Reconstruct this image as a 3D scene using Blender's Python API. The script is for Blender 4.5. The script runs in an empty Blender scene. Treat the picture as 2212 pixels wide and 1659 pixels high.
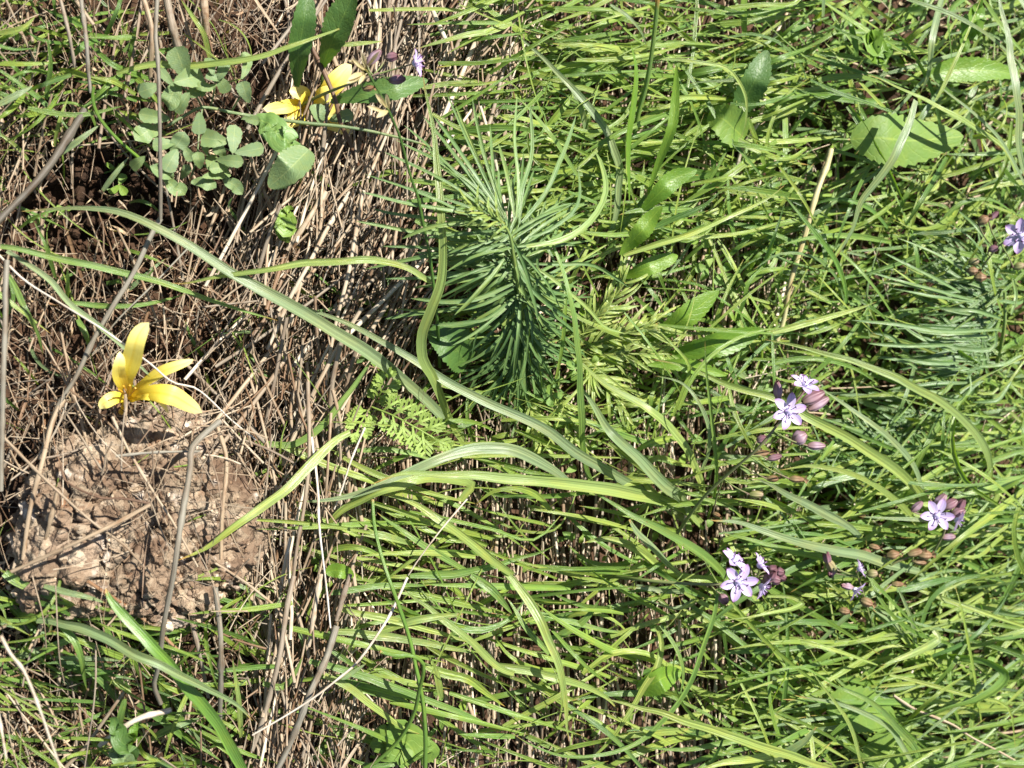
import bpy, math, random
import numpy as np
from mathutils import Vector, Matrix, noise as mnoise

random.seed(7)
rng = np.random.default_rng(7)
scene = bpy.context.scene
R = math.radians

# ------------------------------------------------------------------ camera
TILT = R(24); DIST = 0.40; LENS = 40.0
TGT = np.array([0, 0, 0.015])
C_F = np.array([math.sin(TILT), 0, -math.cos(TILT)])
C_R = np.array([math.cos(TILT), 0, math.sin(TILT)])
C_U = np.array([0, 1.0, 0])
CAM = TGT - C_F * DIST
cd = bpy.data.cameras.new('camera'); cam = bpy.data.objects.new('camera', cd)
scene.collection.objects.link(cam); scene.camera = cam
cd.lens = LENS; cd.sensor_width = 36; cd.clip_start = 0.01; cd.clip_end = 50
cam.matrix_world = Matrix(((C_R[0], C_U[0], -C_F[0], CAM[0]), (C_R[1], C_U[1], -C_F[1], CAM[1]),
                           (C_R[2], C_U[2], -C_F[2], CAM[2]), (0, 0, 0, 1)))
cd.dof.use_dof = True; cd.dof.focus_distance = 0.375; cd.dof.aperture_fstop = 18

# ------------------------------------------------------------------ light
SUN_DIR = np.array([0.30, 0.42, 0.86]); SUN_DIR /= np.linalg.norm(SUN_DIR)
world = bpy.data.worlds.new('World'); scene.world = world; world.use_nodes = True
wn = world.node_tree.nodes; bg = wn['Background']
sky = wn.new('ShaderNodeTexSky'); sky.sky_type = 'NISHITA'; sky.sun_disc = False
sky.sun_elevation = math.asin(SUN_DIR[2]); sky.sun_rotation = math.atan2(SUN_DIR[0], SUN_DIR[1])
world.node_tree.links.new(sky.outputs[0], bg.inputs[0]); bg.inputs[1].default_value = 0.055
sl = bpy.data.lights.new('sun', 'SUN'); sl.energy = 5.0; sl.angle = R(0.53); sl.color = (1, 0.955, 0.88)
so = bpy.data.objects.new('sun', sl); scene.collection.objects.link(so)
so.rotation_euler = Vector(SUN_DIR).to_track_quat('Z', 'Y').to_euler(); so.location = (0.6, 0.8, 2)
scene.view_settings.view_transform = 'Standard'; scene.view_settings.look = 'None'
scene.view_settings.exposure = 1.45; scene.view_settings.gamma = 1
scene.render.engine = 'CYCLES'
cy = scene.cycles
cy.max_bounces = 8; cy.diffuse_bounces = 4; cy.glossy_bounces = 2; cy.transmission_bounces = 6
cy.sample_clamp_indirect = 6

# ------------------------------------------------------------------ helpers
COL = scene.collection
def PX(x, y, z):
    """point at height z (metres) on the sight line of plan position x, y (2212 x 1659 grid)"""
    x = np.asarray(x, float); y = np.asarray(y, float); z = np.asarray(z, float)
    a = (x - 1106) / 1106 * 0.5 * 36 / LENS; b = -(y - 829.5) / 1106 * 0.5 * 36 / LENS
    d = C_F[None] + a.reshape(-1, 1) * C_R[None] + b.reshape(-1, 1) * C_U[None]
    t = (z.reshape(-1) - CAM[2]) / d[:, 2]
    return CAM[None] + d * t[:, None]
PXM = 36 / LENS / 2212           # metres per grid px per metre of depth
def depth(p): return (p - CAM) @ C_F
def pts(s):
    return np.array([[float(v) for v in q.split(',')] for q in s.split()])
def spline(a, n):
    a = np.asarray(a, float); m = len(a)
    if m == 2: a = np.vstack([a[0], a.mean(0), a[1]]); m = 3
    seg = np.linalg.norm(np.diff(a[:, :2], axis=0), axis=1); seg[seg == 0] = 1e-6
    t = np.concatenate([[0], np.cumsum(seg)]); t /= t[-1]
    s = np.linspace(0, 1, n)
    mm = np.zeros_like(a)
    mm[1:-1] = (a[2:] - a[:-2]) / (t[2:] - t[:-2])[:, None]
    mm[0] = (a[1] - a[0]) / (t[1] - t[0]); mm[-1] = (a[-1] - a[-2]) / (t[-1] - t[-2])
    k = np.clip(np.searchsorted(t, s, side='right') - 1, 0, m - 2)
    h = (t[k + 1] - t[k])[:, None]; u = ((s - t[k])[:, None]) / h
    return ((2*u**3 - 3*u**2 + 1) * a[k] + (u**3 - 2*u**2 + u) * h * mm[k]
            + (-2*u**3 + 3*u**2) * a[k+1] + (u**3 - u**2) * h * mm[k+1])
def nrm(v): return v / np.maximum(np.linalg.norm(v, axis=-1, keepdims=True), 1e-12)

class MB:
    """collects ribbons and tubes; build() links them as one mesh object"""
    def __init__(s): s.v = []; s.f = []; s.uv = []; s.r = []; s.n = 0
    def add(s, v, f, uv, r):
        s.v.append(v); s.f.append(np.asarray(f) + s.n); s.uv.append(uv); s.r.append(np.full(len(v), r)); s.n += len(v)
    def grid(s, V, r, closed=False):
        n, m, _ = V.shape
        i = np.arange(n - 1)[:, None]; jn = m if closed else m - 1
        j = np.arange(jn)[None]; j2 = (j + 1) % m
        f = np.stack([i*m + j, i*m + j2, (i+1)*m + j2, (i+1)*m + j], -1).reshape(-1, 4)
        uu = np.linspace(0, 1, m) if not closed else np.abs(np.linspace(-1, 1, m, endpoint=False))
        uv = np.stack(np.broadcast_arrays(uu[None], np.linspace(0, 1, n)[:, None]), -1).reshape(-1, 2)
        s.add(V.reshape(-1, 3), f, uv, r)
    def ribbon(s, P, W, cross=5, fold=0.3, roll=0.0, twist=0.0, r=0.5, hint=None, curl=0.0):
        P = np.asarray(P, float); T = nrm(np.gradient(P, axis=0))
        h = np.array([-0.2, 0, 1.0]) if hint is None else np.asarray(hint, float)
        N = nrm(h[None] - (T @ h)[:, None] * T)
        a = roll + twist * np.linspace(0, 1, len(P))
        B = np.cross(T, N); c, q = np.cos(a)[:, None], np.sin(a)[:, None]
        N, B = N * c + B * q, B * c - N * q
        sx = np.linspace(-1, 1, cross)
        hgt = fold * np.abs(sx) ** 1.4 - curl * sx ** 2
        V = P[:, None] + B[:, None] * (sx[None, :, None] * W[:, None, None] / 2) + N[:, None] * (hgt[None, :, None] * W[:, None, None] / 2)
        s.grid(V, r)
    def tube(s, P, rad, sides=6, r=0.5, flat=1.0):
        P = np.asarray(P, float); T = nrm(np.gradient(P, axis=0))
        h = np.array([-0.2, 0.03, 1.0]); N = nrm(h[None] - (T @ h)[:, None] * T); B = np.cross(T, N)
        a = np.linspace(0, 2*np.pi, sides, endpoint=False)
        V = P[:, None] + rad[:, None, None] * (np.cos(a)[None, :, None] * B[:, None] + flat * np.sin(a)[None, :, None] * N[:, None])
        s.grid(V, r, closed=True)
        for e, k in ((0, 0), (len(P) - 1, 1)):
            base = s.n
            vv = V[e]; cc = vv.mean(0, keepdims=True)
            idx = np.arange(sides); tri = np.stack([idx, (idx+1) % sides, np.full(sides, sides), np.full(sides, sides)], -1)
            s.add(np.vstack([vv, cc]), tri, np.full((sides+1, 2), float(k)), r)
    def build(s, name, mat, parent=None, base=None, label=None, cat=None, group=None, kind=None, flat=False):
        v = np.vstack(s.v); f = np.vstack(s.f); uv = np.vstack(s.uv); r = np.concatenate(s.r)
        if parent is not None: o0 = PBASE[parent.name]
        else: o0 = v[0] if base is None else np.asarray(base)
        me = bpy.data.meshes.new(name)
        me.vertices.add(len(v)); me.vertices.foreach_set('co', (v - o0).astype(np.float32).ravel())
        tri = f[:, 2] == f[:, 3]
        cnt = np.where(tri, 3, 4); st = np.concatenate([[0], np.cumsum(cnt)[:-1]])
        keep = np.ones_like(f, bool); keep[tri, 3] = False; lv = f[keep]
        me.loops.add(len(lv)); me.loops.foreach_set('vertex_index', lv.astype(np.int32))
        me.polygons.add(len(f)); me.polygons.foreach_set('loop_start', st.astype(np.int32))
        me.polygons.foreach_set('loop_total', cnt.astype(np.int32))
        me.polygons.foreach_set('use_smooth', np.full(len(f), not flat))
        ul = me.uv_layers.new(name='UVMap'); ul.data.foreach_set('uv', uv[lv].astype(np.float32).ravel())
        at = me.attributes.new('rnd', 'FLOAT', 'POINT'); at.data.foreach_set('value', r.astype(np.float32))
        me.update(); me.materials.append(M[mat] if isinstance(mat, str) else mat)
        o = bpy.data.objects.new(name, me); COL.objects.link(o)
        PBASE[o.name] = o0
        if parent is not None:
            o.parent = parent
        else:
            o.location = o0
        tag(o, label, cat, group, kind)
        return o
PBASE = {}
def tag(o, label=None, cat=None, group=None, kind=None):
    if label: o['label'] = label
    if cat: o['category'] = cat
    if group: o['group'] = group
    if kind: o['kind'] = kind
    return o
def empty(name, base, label, cat, group=None):
    o = bpy.data.objects.new(name, None); COL.objects.link(o); o.location = base; o.empty_display_size = 0.005
    PBASE[o.name] = np.asarray(base, float)
    return tag(o, label, cat, group)

# ------------------------------------------------------------------ materials
M = {}
class NT:
    def __init__(s, name):
        m = bpy.data.materials.new(name); m.use_nodes = True; s.m = m; s.t = m.node_tree
        s.n = s.t.nodes; s.b = s.n['Principled BSDF']; s.o = s.n['Material Output']; M[name] = m
    def new(s, t, **k):
        x = s.n.new('ShaderNode' + t)
        for a, b in k.items(): setattr(x, a, b)
        return x
    def L(s, a, b): s.t.links.new(a, b)
    def math(s, op, a, b=None, clamp=False):
        x = s.new('Math', operation=op); x.use_clamp = clamp
        for i, q in enumerate((a, b)):
            if q is None: continue
            if isinstance(q, (int, float)): x.inputs[i].default_value = q
            else: s.L(q, x.inputs[i])
        return x.outputs[0]
    def mix(s, f, a, b, mode='MIX'):
        x = s.new('Mix', data_type='RGBA', blend_type=mode)
        for i, q in ((0, f), (6, a), (7, b)):
            if isinstance(q, (int, float)): x.inputs[i].default_value = q
            elif isinstance(q, tuple): x.inputs[i].default_value = (*q, 1)
            else: s.L(q, x.inputs[i])
        return x.outputs[2]
    def ramp(s, f, stops, interp='LINEAR'):
        x = s.new('ValToRGB'); cr = x.color_ramp; cr.interpolation = interp
        while len(cr.elements) < len(stops): cr.elements.new(0.5)
        for e, (p, c) in zip(cr.elements, stops):
            e.position = p; e.color = (*c, 1) if isinstance(c, tuple) else (c, c, c, 1)
        s.L(f, x.inputs[0]); return x.outputs[0]
    def noise(s, vec, scale, detail=2, rough=0.5):
        x = s.new('TexNoise'); x.inputs['Scale'].default_value = scale; x.inputs['Detail'].default_value = detail
        x.inputs['Roughness'].default_value = rough
        if vec is not None: s.L(vec, x.inputs['Vector'])
        return x.outputs[0]
    def uvr(s):
        u = s.new('UVMap', uv_map='UVMap'); sp = s.new('SeparateXYZ'); s.L(u.outputs[0], sp.inputs[0])
        a = s.new('Attribute', attribute_name='rnd')
        return sp.outputs[0], sp.outputs[1], a.outputs['Fac']
    def comb(s, x, y, z):
        c = s.new('CombineXYZ')
        for i, q in enumerate((x, y, z)):
            if isinstance(q, (int, float)): c.inputs[i].default_value = q
            else: s.L(q, c.inputs[i])
        return c.outputs[0]
    def finish(s, col, rough, transl=None, tcol=None, bump=None, bs=0.3, spec=0.5, bd=0.0003):
        b = s.b; s.L(col, b.inputs['Base Color'])
        if isinstance(rough, (int, float)): b.inputs['Roughness'].default_value = rough
        else: s.L(rough, b.inputs['Roughness'])
        b.inputs['Specular IOR Level'].default_value = spec
        if bump is not None:
            bp = s.new('Bump'); bp.inputs['Strength'].default_value = bs; bp.inputs['Distance'].default_value = bd
            s.L(bump, bp.inputs['Height']); s.L(bp.outputs[0], b.inputs['Normal'])
        if transl:
            t = s.new('BsdfTranslucent'); s.L(tcol, t.inputs[0])
            mx = s.new('MixShader'); mx.inputs[0].default_value = transl
            s.L(b.outputs[0], mx.inputs[1]); s.L(t.outputs[0], mx.inputs[2]); s.L(mx.outputs[0], s.o.inputs[0])

def blade_mat(name, stops, rough=0.33, transl=0.40, tip=0.94, tipc=(0.42, 0.24, 0.07), spots=0.74, ribs=3.6, spec=0.5, rib_amt=0.75):
    s = NT(name); u, v, r = s.uvr()
    base = s.ramp(r, stops)
    rv = s.math('MULTIPLY', r, 91.7)
    st = s.noise(s.comb(s.math('MULTIPLY', u, ribs), s.math('MULTIPLY', v, 0.8), rv), 1.6, 3, 0.6)
    stc = s.ramp(st, [(0.34, 0.58), (0.5, 1.0), (0.66, 1.5)])
    c = s.mix(rib_amt, base, stc, 'MULTIPLY') if False else s.mix(rib_amt, base, s.mix(1.0, base, stc, 'MULTIPLY'))
    blot = s.noise(s.comb(s.math('MULTIPLY', u, 0.9), s.math('MULTIPLY', v, 7), rv), 1.3, 3)
    c = s.mix(s.ramp(blot, [(0.42, 0.0), (0.75, 0.55)]), c, s.mix(1.0, c, (1.5, 1.12, 0.75), 'MULTIPLY'))
    mid = s.math('ABSOLUTE', s.math('SUBTRACT', u, 0.5))
    c = s.mix(s.ramp(mid, [(0.0, 0.45), (0.07, 0.0)]), c, s.mix(1.0, c, (1.5, 1.35, 1.4), 'MULTIPLY'))
    sp = s.noise(s.comb(s.math('MULTIPLY', u, 1.6), s.math('MULTIPLY', v, 26), rv), 1.5, 2)
    c = s.mix(s.ramp(sp, [(spots, 0.0), (spots + 0.05, 0.8)]), c, (0.16, 0.07, 0.02))
    tn = s.math('ADD', v, s.math('MULTIPLY', s.math('SUBTRACT', s.noise(s.comb(u, v, rv), 4, 2), 0.5), 0.12))
    tn = s.math('ADD', tn, s.math('MULTIPLY', s.math('SUBTRACT', s.noise(s.comb(rv, 0.0, 0.0), 1.0, 0), 0.5), 0.14))
    c = s.mix(s.ramp(tn, [(tip, 0.0), (min(tip + 0.05, 1.0), 0.9)]), c, tipc)
    tc = s.mix(1.0, c, (1.3, 1.45, 0.3), 'MULTIPLY')
    s.finish(c, rough, transl, tc, st, 0.8, spec, 0.0005)
    return s.m
Y1, Y2 = (0.235, 0.31, 0.075), (0.18, 0.26, 0.048)
G1, G2 = (0.13, 0.22, 0.04), (0.085, 0.155, 0.026)
B1, B2 = (0.135, 0.195, 0.095), (0.085, 0.145, 0.062)
blade_mat('blade_fill', [(0.0, Y1), (0.25, Y2), (0.5, G1), (0.75, (0.085, 0.17, 0.036)), (1.0, (0.155, 0.23, 0.11))])
blade_mat('blade_y', [(0, Y1), (1, (0.195, 0.27, 0.08))])
blade_mat('blade_g', [(0, (0.155, 0.245, 0.065)), (1, (0.115, 0.205, 0.045))])
blade_mat('blade_b', [(0, (0.185,0.25,0.125)), (1, (0.16, 0.23, 0.10))], rough=0.36, spots=0.95)
blade_mat('blade_d', [(0, (0.08, 0.16, 0.028)), (1, (0.06, 0.13, 0.03))], tip=0.985)
blade_mat('blade_v', [(0, (0.10, 0.19, 0.03)), (1, (0.08, 0.165, 0.026))], tip=0.99, spots=0.97, transl=0.25, rough=0.36)
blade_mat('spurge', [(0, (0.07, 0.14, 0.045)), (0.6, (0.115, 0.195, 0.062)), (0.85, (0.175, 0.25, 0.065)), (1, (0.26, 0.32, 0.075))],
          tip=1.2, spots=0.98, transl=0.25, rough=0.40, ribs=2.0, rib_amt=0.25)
blade_mat('sprig', [(0, (0.22, 0.31, 0.085)), (1, (0.27, 0.33, 0.10))], tip=0.98, spots=0.97, ribs=2.0)
blade_mat('straw_blade', [(0, (0.50, 0.41, 0.28)), (0.4, (0.36, 0.27, 0.17)), (0.7, (0.28, 0.24, 0.18)), (1, (0.22, 0.12, 0.06))],
          tip=1.2, spots=0.72, transl=0.15, rough=0.6, spec=0.25)
def straw_mat(name, stops):
    s = NT(name); u, v, r = s.uvr(); rv = s.math('MULTIPLY', r, 77.3)
    base = s.ramp(r, stops)
    st = s.noise(s.comb(s.math('MULTIPLY', u, 7), s.math('MULTIPLY', v, 2.0), rv), 1.8, 4, 0.65)
    c = s.mix(0.75, base, s.mix(1.0, base, s.ramp(st, [(0.3, 0.4), (0.5, 1.0), (0.7, 1.45)]), 'MULTIPLY'))
    bl = s.noise(s.comb(u, s.math('MULTIPLY', v, 6), rv), 1.2, 3)
    c = s.mix(s.ramp(bl, [(0.48, 0.0), (0.72, 0.75)]), c, s.mix(1.0, c, (0.62, 0.42, 0.28), 'MULTIPLY'))
    s.finish(c, 0.55, 0.08, s.mix(1.0, c, (1.2, 1.0, 0.7), 'MULTIPLY'), st, 0.5, 0.3, 0.0002)
straw_mat('straw', [(0.0, (0.50, 0.44, 0.34)), (0.18, (0.33, 0.265, 0.185)), (0.45, (0.255, 0.19, 0.122)), (0.65, (0.20, 0.17, 0.13)), (0.85, (0.16, 0.095, 0.05)), (1.0, (0.085, 0.052, 0.03))])
straw_mat('stalk_grey', [(0, (0.20, 0.185, 0.145)), (0.5, (0.14, 0.125, 0.095)), (1, (0.065, 0.055, 0.04))])
straw_mat('stalk_white', [(0, (0.58, 0.54, 0.47)), (1, (0.40, 0.35, 0.27))])
straw_mat('stalk_pale', [(0, (0.42, 0.40, 0.21)), (1, (0.36, 0.33, 0.17))])
straw_mat('stalk_brown', [(0, (0.24, 0.14, 0.075)), (1, (0.085, 0.05, 0.03))])
# broad leaves with side veins
def leaf_mat(name, c0, c1, rough=0.45, veins=9.0, transl=0.3, pale=1.0, spec=0.5):
    s = NT(name); u, v, r = s.uvr(); rv = s.math('MULTIPLY', r, 53.1)
    base = s.mix(r, c0, c1)
    mid = s.math('ABSOLUTE', s.math('SUBTRACT', u, 0.5))
    w = s.math('ADD', s.math('MULTIPLY', v, veins), s.math('MULTIPLY', mid, -veins * 0.45))
    w = s.math('ADD', w, s.math('MULTIPLY', s.noise(s.comb(s.math('MULTIPLY', u, 4), s.math('MULTIPLY', v, 4), rv), 2, 2), 0.9))
    tri = s.math('ABSOLUTE', s.math('SUBTRACT', s.math('FRACT', w), 0.5))
    cell = s.new('TexVoronoi'); cell.inputs['Scale'].default_value = 1.0
    s.L(s.comb(s.math('MULTIPLY', u, 13), s.math('MULTIPLY', v, 34), rv), cell.inputs['Vector'])
    vein = s.ramp(tri, [(0.0, 1.0), (0.12, 0.0)])
    c = s.mix(s.math('MULTIPLY', vein, 0.35), base, s.mix(1.0, base, (1.5, 1.35, 1.3), 'MULTIPLY'))
    c = s.mix(s.ramp(mid, [(0.0, 0.7), (0.035, 0.0)]), c, s.mix(1.0, base, (1.8, 1.5, 1.5), 'MULTIPLY'))
    bl = s.noise(s.comb(s.math('MULTIPLY', u, 2), s.math('MULTIPLY', v, 5), rv), 2, 4)
    c = s.mix(s.ramp(bl, [(0.4, 0.0), (0.7, 0.5)]), c, s.mix(1.0, c, (1.35, 1.1, 0.8), 'MULTIPLY'))
    hh = s.math('ADD', s.math('MULTIPLY', vein, -0.5), s.math('MULTIPLY', cell.outputs['Distance'], -0.5))
    s.finish(c, rough, transl, s.mix(1.0, c, (1.5, 1.5, 0.5), 'MULTIPLY'), hh, 0.45, spec, 0.0003)
leaf_mat('leaf_serrate', (0.09, 0.19, 0.018), (0.13, 0.235, 0.025), transl=0.4)
leaf_mat('leaf_dark', (0.05, 0.115, 0.022), (0.07, 0.14, 0.03), rough=0.5)
leaf_mat('clover', (0.13, 0.20, 0.095), (0.15, 0.225, 0.08), rough=0.5, veins=12)
leaf_mat('clover_small', (0.12, 0.22, 0.055), (0.15, 0.24, 0.03), rough=0.5, veins=12)
leaf_mat('leaf_pale', (0.115, 0.20, 0.036), (0.13, 0.215, 0.042), rough=0.55, veins=8, spec=0.3)
leaf_mat('fern', (0.19, 0.29, 0.06), (0.22, 0.31, 0.07), veins=4)
# petals
def petal_mat(name, stops, streak, rough=0.5, transl=0.3, tm=(1.1, 1.0, 1.0)):
    s = NT(name); u, v, r = s.uvr(); rv = s.math('MULTIPLY', r, 31.7)
    base = s.ramp(v, stops)
    mid = s.math('ABSOLUTE', s.math('SUBTRACT', u, 0.5))
    st = s.noise(s.comb(s.math('MULTIPLY', u, 10), s.math('MULTIPLY', v, 0.8), rv), 1.6, 2)
    c = s.mix(s.ramp(st, [(0.4, 0.0), (0.65, 0.35)]), base, s.mix(1.0, base, streak, 'MULTIPLY'))
    c = s.mix(s.ramp(mid, [(0.0, 0.6), (0.1, 0.0)]), c, s.mix(1.0, base, streak, 'MULTIPLY'))
    s.finish(c, rough, transl, s.mix(1.0, c, tm, 'MULTIPLY'), st, 0.3, 0.4, 0.0002)
petal_mat('petal_lilac', [(0, (0.62, 0.57, 0.70)), (0.45, (0.54, 0.47, 0.66)), (0.85, (0.45, 0.34, 0.57)), (1, (0.25, 0.10, 0.21))], (0.70, 0.55, 0.78))
petal_mat('petal_yellow', [(0, (0.74, 0.53, 0.02)), (0.35, (0.80, 0.66, 0.07)), (0.75, (0.84, 0.74, 0.20)), (1, (0.86, 0.80, 0.38))], (0.92, 0.80, 0.45), rough=0.42, transl=0.4)
petal_mat('bud_purple', [(0, (0.10, 0.07, 0.04)), (0.3, (0.24, 0.15, 0.17)), (0.7, (0.19, 0.09, 0.11)), (1, (0.08, 0.03, 0.03))], (0.45, 0.35, 0.4), transl=0.1)
petal_mat('bud_pale', [(0, (0.22, 0.13, 0.11)), (0.5, (0.32, 0.23, 0.28)), (1, (0.18, 0.09, 0.09))], (0.42, 0.3, 0.4), transl=0.15)
petal_mat('bud_dry', [(0, (0.12, 0.11, 0.04)), (0.5, (0.23, 0.15, 0.075)), (1, (0.16, 0.075, 0.03))], (0.4, 0.3, 0.2), rough=0.6, transl=0.1)
petal_mat('bud_green', [(0, (0.14, 0.17, 0.05)), (0.6, (0.26, 0.24, 0.11)), (1, (0.26, 0.18, 0.11))], (0.7, 0.7, 0.5), transl=0.2)
petal_mat('anther', [(0, (0.05, 0.012, 0.06)), (1, (0.06, 0.015, 0.06))], (0.8, 0.8, 0.8), transl=0.02)
petal_mat('squill_stem', [(0, (0.12, 0.17, 0.04)), (0.6, (0.15, 0.16, 0.06)), (1, (0.17, 0.10, 0.09))], (0.8, 0.9, 0.8), transl=0.08)
petal_mat('ovary', [(0, (0.4, 0.36, 0.52)), (1, (0.55, 0.52, 0.66))], (0.9, 0.9, 0.95), transl=0.1)
petal_mat('stamen_yellow', [(0, (0.75, 0.5, 0.05)), (1, (0.8, 0.4, 0.02))], (0.9, 0.8, 0.7), transl=0.1)
petal_mat('fluff', [(0, (0.42, 0.36, 0.16)), (1, (0.62, 0.54, 0.34))], (0.7, 0.6, 0.4), transl=0.3)
# soil and stone
s = NT('soil'); tc = s.new('TexCoord').outputs['Object']
n1 = s.noise(tc, 40, 5, 0.6); n2 = s.noise(tc, 260, 4, 0.7)
c = s.ramp(n1, [(0.3, (0.022, 0.013, 0.008)), (0.55, (0.05, 0.027, 0.015)), (0.75, (0.095, 0.055, 0.033))])
c = s.mix(0.6, c, s.mix(1.0, c, s.ramp(n2, [(0.3, 0.4), (0.7, 1.5)]), 'MULTIPLY'))
s.finish(c, 0.9, bump=s.math('ADD', n2, n1), bs=0.9, spec=0.15, bd=0.002)
s = NT('stone'); tc = s.new('TexCoord').outputs['Object']
n1 = s.noise(tc, 45, 5, 0.6); n2 = s.noise(tc, 420, 4, 0.7); n3 = s.noise(tc, 110, 3, 0.6)
vo = s.new('TexVoronoi'); vo.inputs['Scale'].default_value = 260; s.L(tc, vo.inputs['Vector'])
c = s.ramp(n1, [(0.3, (0.125, 0.09, 0.065)), (0.45, (0.205, 0.165, 0.122)), (0.6, (0.27, 0.225, 0.175)), (0.75, (0.175, 0.16, 0.135))])
vc = s.ramp(vo.outputs['Color'], [(0.0, (0.45, 0.32, 0.24)), (0.4, (0.95, 0.82, 0.72)), (0.75, (1.1, 1.08, 1.0)), (1.0, (2.0, 1.95, 1.85))])
c = s.mix(0.75, c, s.mix(1.0, c, vc, 'MULTIPLY'))
c = s.mix(s.ramp(n3, [(0.60, 0.0), (0.68, 0.75)]), c, (0.46, 0.41, 0.35))
c = s.mix(s.ramp(n3, [(0.30, 0.7), (0.38, 0.0)]), c, (0.20, 0.10, 0.05))
c = s.mix(s.ramp(n2, [(0.3, 0.5), (0.42, 0.0)]), c, (0.12, 0.07, 0.04))
ra = s.new('Attribute', attribute_name='rnd').outputs['Fac']
c = s.mix(1.0, c, s.ramp(ra, [(0.0, (0.5, 0.42, 0.36)), (0.45, (0.95, 0.88, 0.82)), (0.55, (1.0, 1.0, 1.0)), (0.8, (1.25, 1.22, 1.15)), (1.0, (1.9, 1.85, 1.75))]), 'MULTIPLY')
s.finish(c, 0.85, bump=s.math('ADD', s.math('MULTIPLY', n2, 0.7), s.math('MULTIPLY', vo.outputs['Distance'], -1.2)), bs=1.0, spec=0.2, bd=0.003)

# ------------------------------------------------------------------ ground
fx = np.concatenate([-np.geomspace(6, 0.34, 26), np.linspace(-0.33, 0.40, 190), np.geomspace(0.41, 6, 26)])
fy = np.concatenate([-np.geomspace(6, 0.30, 26), np.linspace(-0.29, 0.29, 160), np.geomspace(0.30, 6, 26)])
gx, gy = np.meshgrid(fx, fy, indexing='ij')
gz = np.zeros_like(gx); HOL = PX([215], [450], [0])[0]
for i in range(gx.shape[0]):
    for j in range(gx.shape[1]):
        p = Vector((gx[i, j], gy[i, j], 0))
        z = 0.004 * mnoise.noise(p * 22) - 0.022 * math.exp(-((p.x - HOL[0]) / 0.03)**2 - ((p.y - HOL[1]) / 0.018)**2) + 0.03 * mnoise.noise(p * 1.3)* min(1, max(0, (p.length - .3)))
        if p.length < 0.6: z += 0.0028 * mnoise.noise(p * 90) + 0.0012 * mnoise.noise(p * 260)
        gz[i, j] = z
g = MB(); g.grid(np.stack([gx, gy, gz], -1)[:, ::-1], 0.5)
g.build('ground', 'soil', base=(0, 0, 0), kind='structure', label='reddish brown crumbly soil under the straw and grass', cat='ground')

# ------------------------------------------------------------------ stone
def blob(nu, nv, fn):
    th = np.linspace(0, np.pi, nv); ph = np.linspace(0, 2*np.pi, nu, endpoint=False)
    D = np.stack([np.outer(np.sin(th), np.cos(ph)), np.outer(np.sin(th), np.sin(ph)), np.outer(np.cos(th), np.ones(nu))], -1)
    return fn(D)
sc = PX([318], [1122], [0.020])[0]
def stone_fn(D):
    e = np.sign(D) * np.abs(D) ** 0.85
    out = e * np.array([0.0340, 0.0335, 0.018])
    az = np.arctan2(D[..., 1], D[..., 0])
    wob = 1 + 0.07 * np.sin(2*az + 1.1) + 0.05 * np.sin(3*az + 4.0) + 0.035 * np.sin(5*az + 2.2) + 0.02 * np.sin(9*az)
    out[..., :2] *= wob[..., None]
    r2 = (out[..., 0] / 0.042) ** 2 + (out[..., 1] / 0.042) ** 2
    for i in range(D.shape[0]):
        for j in range(D.shape[1]):
            p = Vector(out[i, j]); d = D[i, j]
            k = 0.0038 * mnoise.noise(p * 38 + Vector((3, 1, 2))) + 0.0020 * mnoise.noise(p * 95)
            vd = mnoise.voronoi(p * 190)[0]
            k += 0.0012 * (0.45 - vd[0]) + 0.0014 * min(0.25, vd[1] - vd[0]) + 0.0022 * mnoise.turbulence(p * 160, 4, True) - 0.0012 + 0.0009 * mnoise.noise(p * 600)
            vb = mnoise.voronoi(p * 62 + 0.35 * mnoise.noise_vector(p * 120))[0]
            k += 0.0034 * min(0.12, vb[1] - vb[0]) / 0.12 - 0.0030
            out[i, j] = out[i, j] + d * k
    out[..., 2] += -0.12 * out[..., 1] * (out[..., 2] > -0.005)
    return out + np.array([sc[0], sc[1], 0.014])
m = MB(); m.grid(blob(340, 210, stone_fn).transpose(1, 0, 2)[:, ::1], 0.5)
V = m.v[0].reshape(340, 210, 3)
m = MB(); m.grid(np.ascontiguousarray(np.concatenate([V, V[:1]], 0)[:, ::-1]), 0.5)
stone = m.build('stone', 'stone', base=(sc[0], sc[1], 0), label='rough pitted tan stone lying below the yellow flower', cat='stone')
ICO = []
def lump(mb, c, size, seed, r=0.5, n=7):
    q = np.random.default_rng(seed)
    off = q.uniform(0, 50, 3); sc3 = size * q.uniform(0.65, 1.2, 3)
    th = np.linspace(0, np.pi, n); ph = np.linspace(0, 2*np.pi, n + 2, endpoint=True)
    D = np.stack([np.outer(np.sin(th), np.cos(ph)), np.outer(np.sin(th), np.sin(ph)), np.outer(np.cos(th), np.ones(n + 2))], -1)
    ks = np.array([[1 + 0.5 * mnoise.noise(Vector(D[i, j] * 1.4 + off)) for j in range(n + 2)] for i in range(n)])
    ks[:, -1] = ks[:, 0]
    mb.grid(c + D * ks[..., None] * sc3 * 0.5, r)
sv = V.reshape(-1, 3); top = sv[(sv[:, 2] > 0.010)]
gm = MB()
for i in range(1100):
    p = top[rng.integers(len(top))]
    lump(gm, p - np.array([0, 0, 0.0003]), rng.uniform(0.0006, 0.0022) if p[1] > sc[1] - 0.016 else rng.uniform(0.0009, 0.0040), i, r=rng.random(), n=5)
gm.build('embedded_grit', 'stone', parent=stone, kind='stuff', flat=True)

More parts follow.
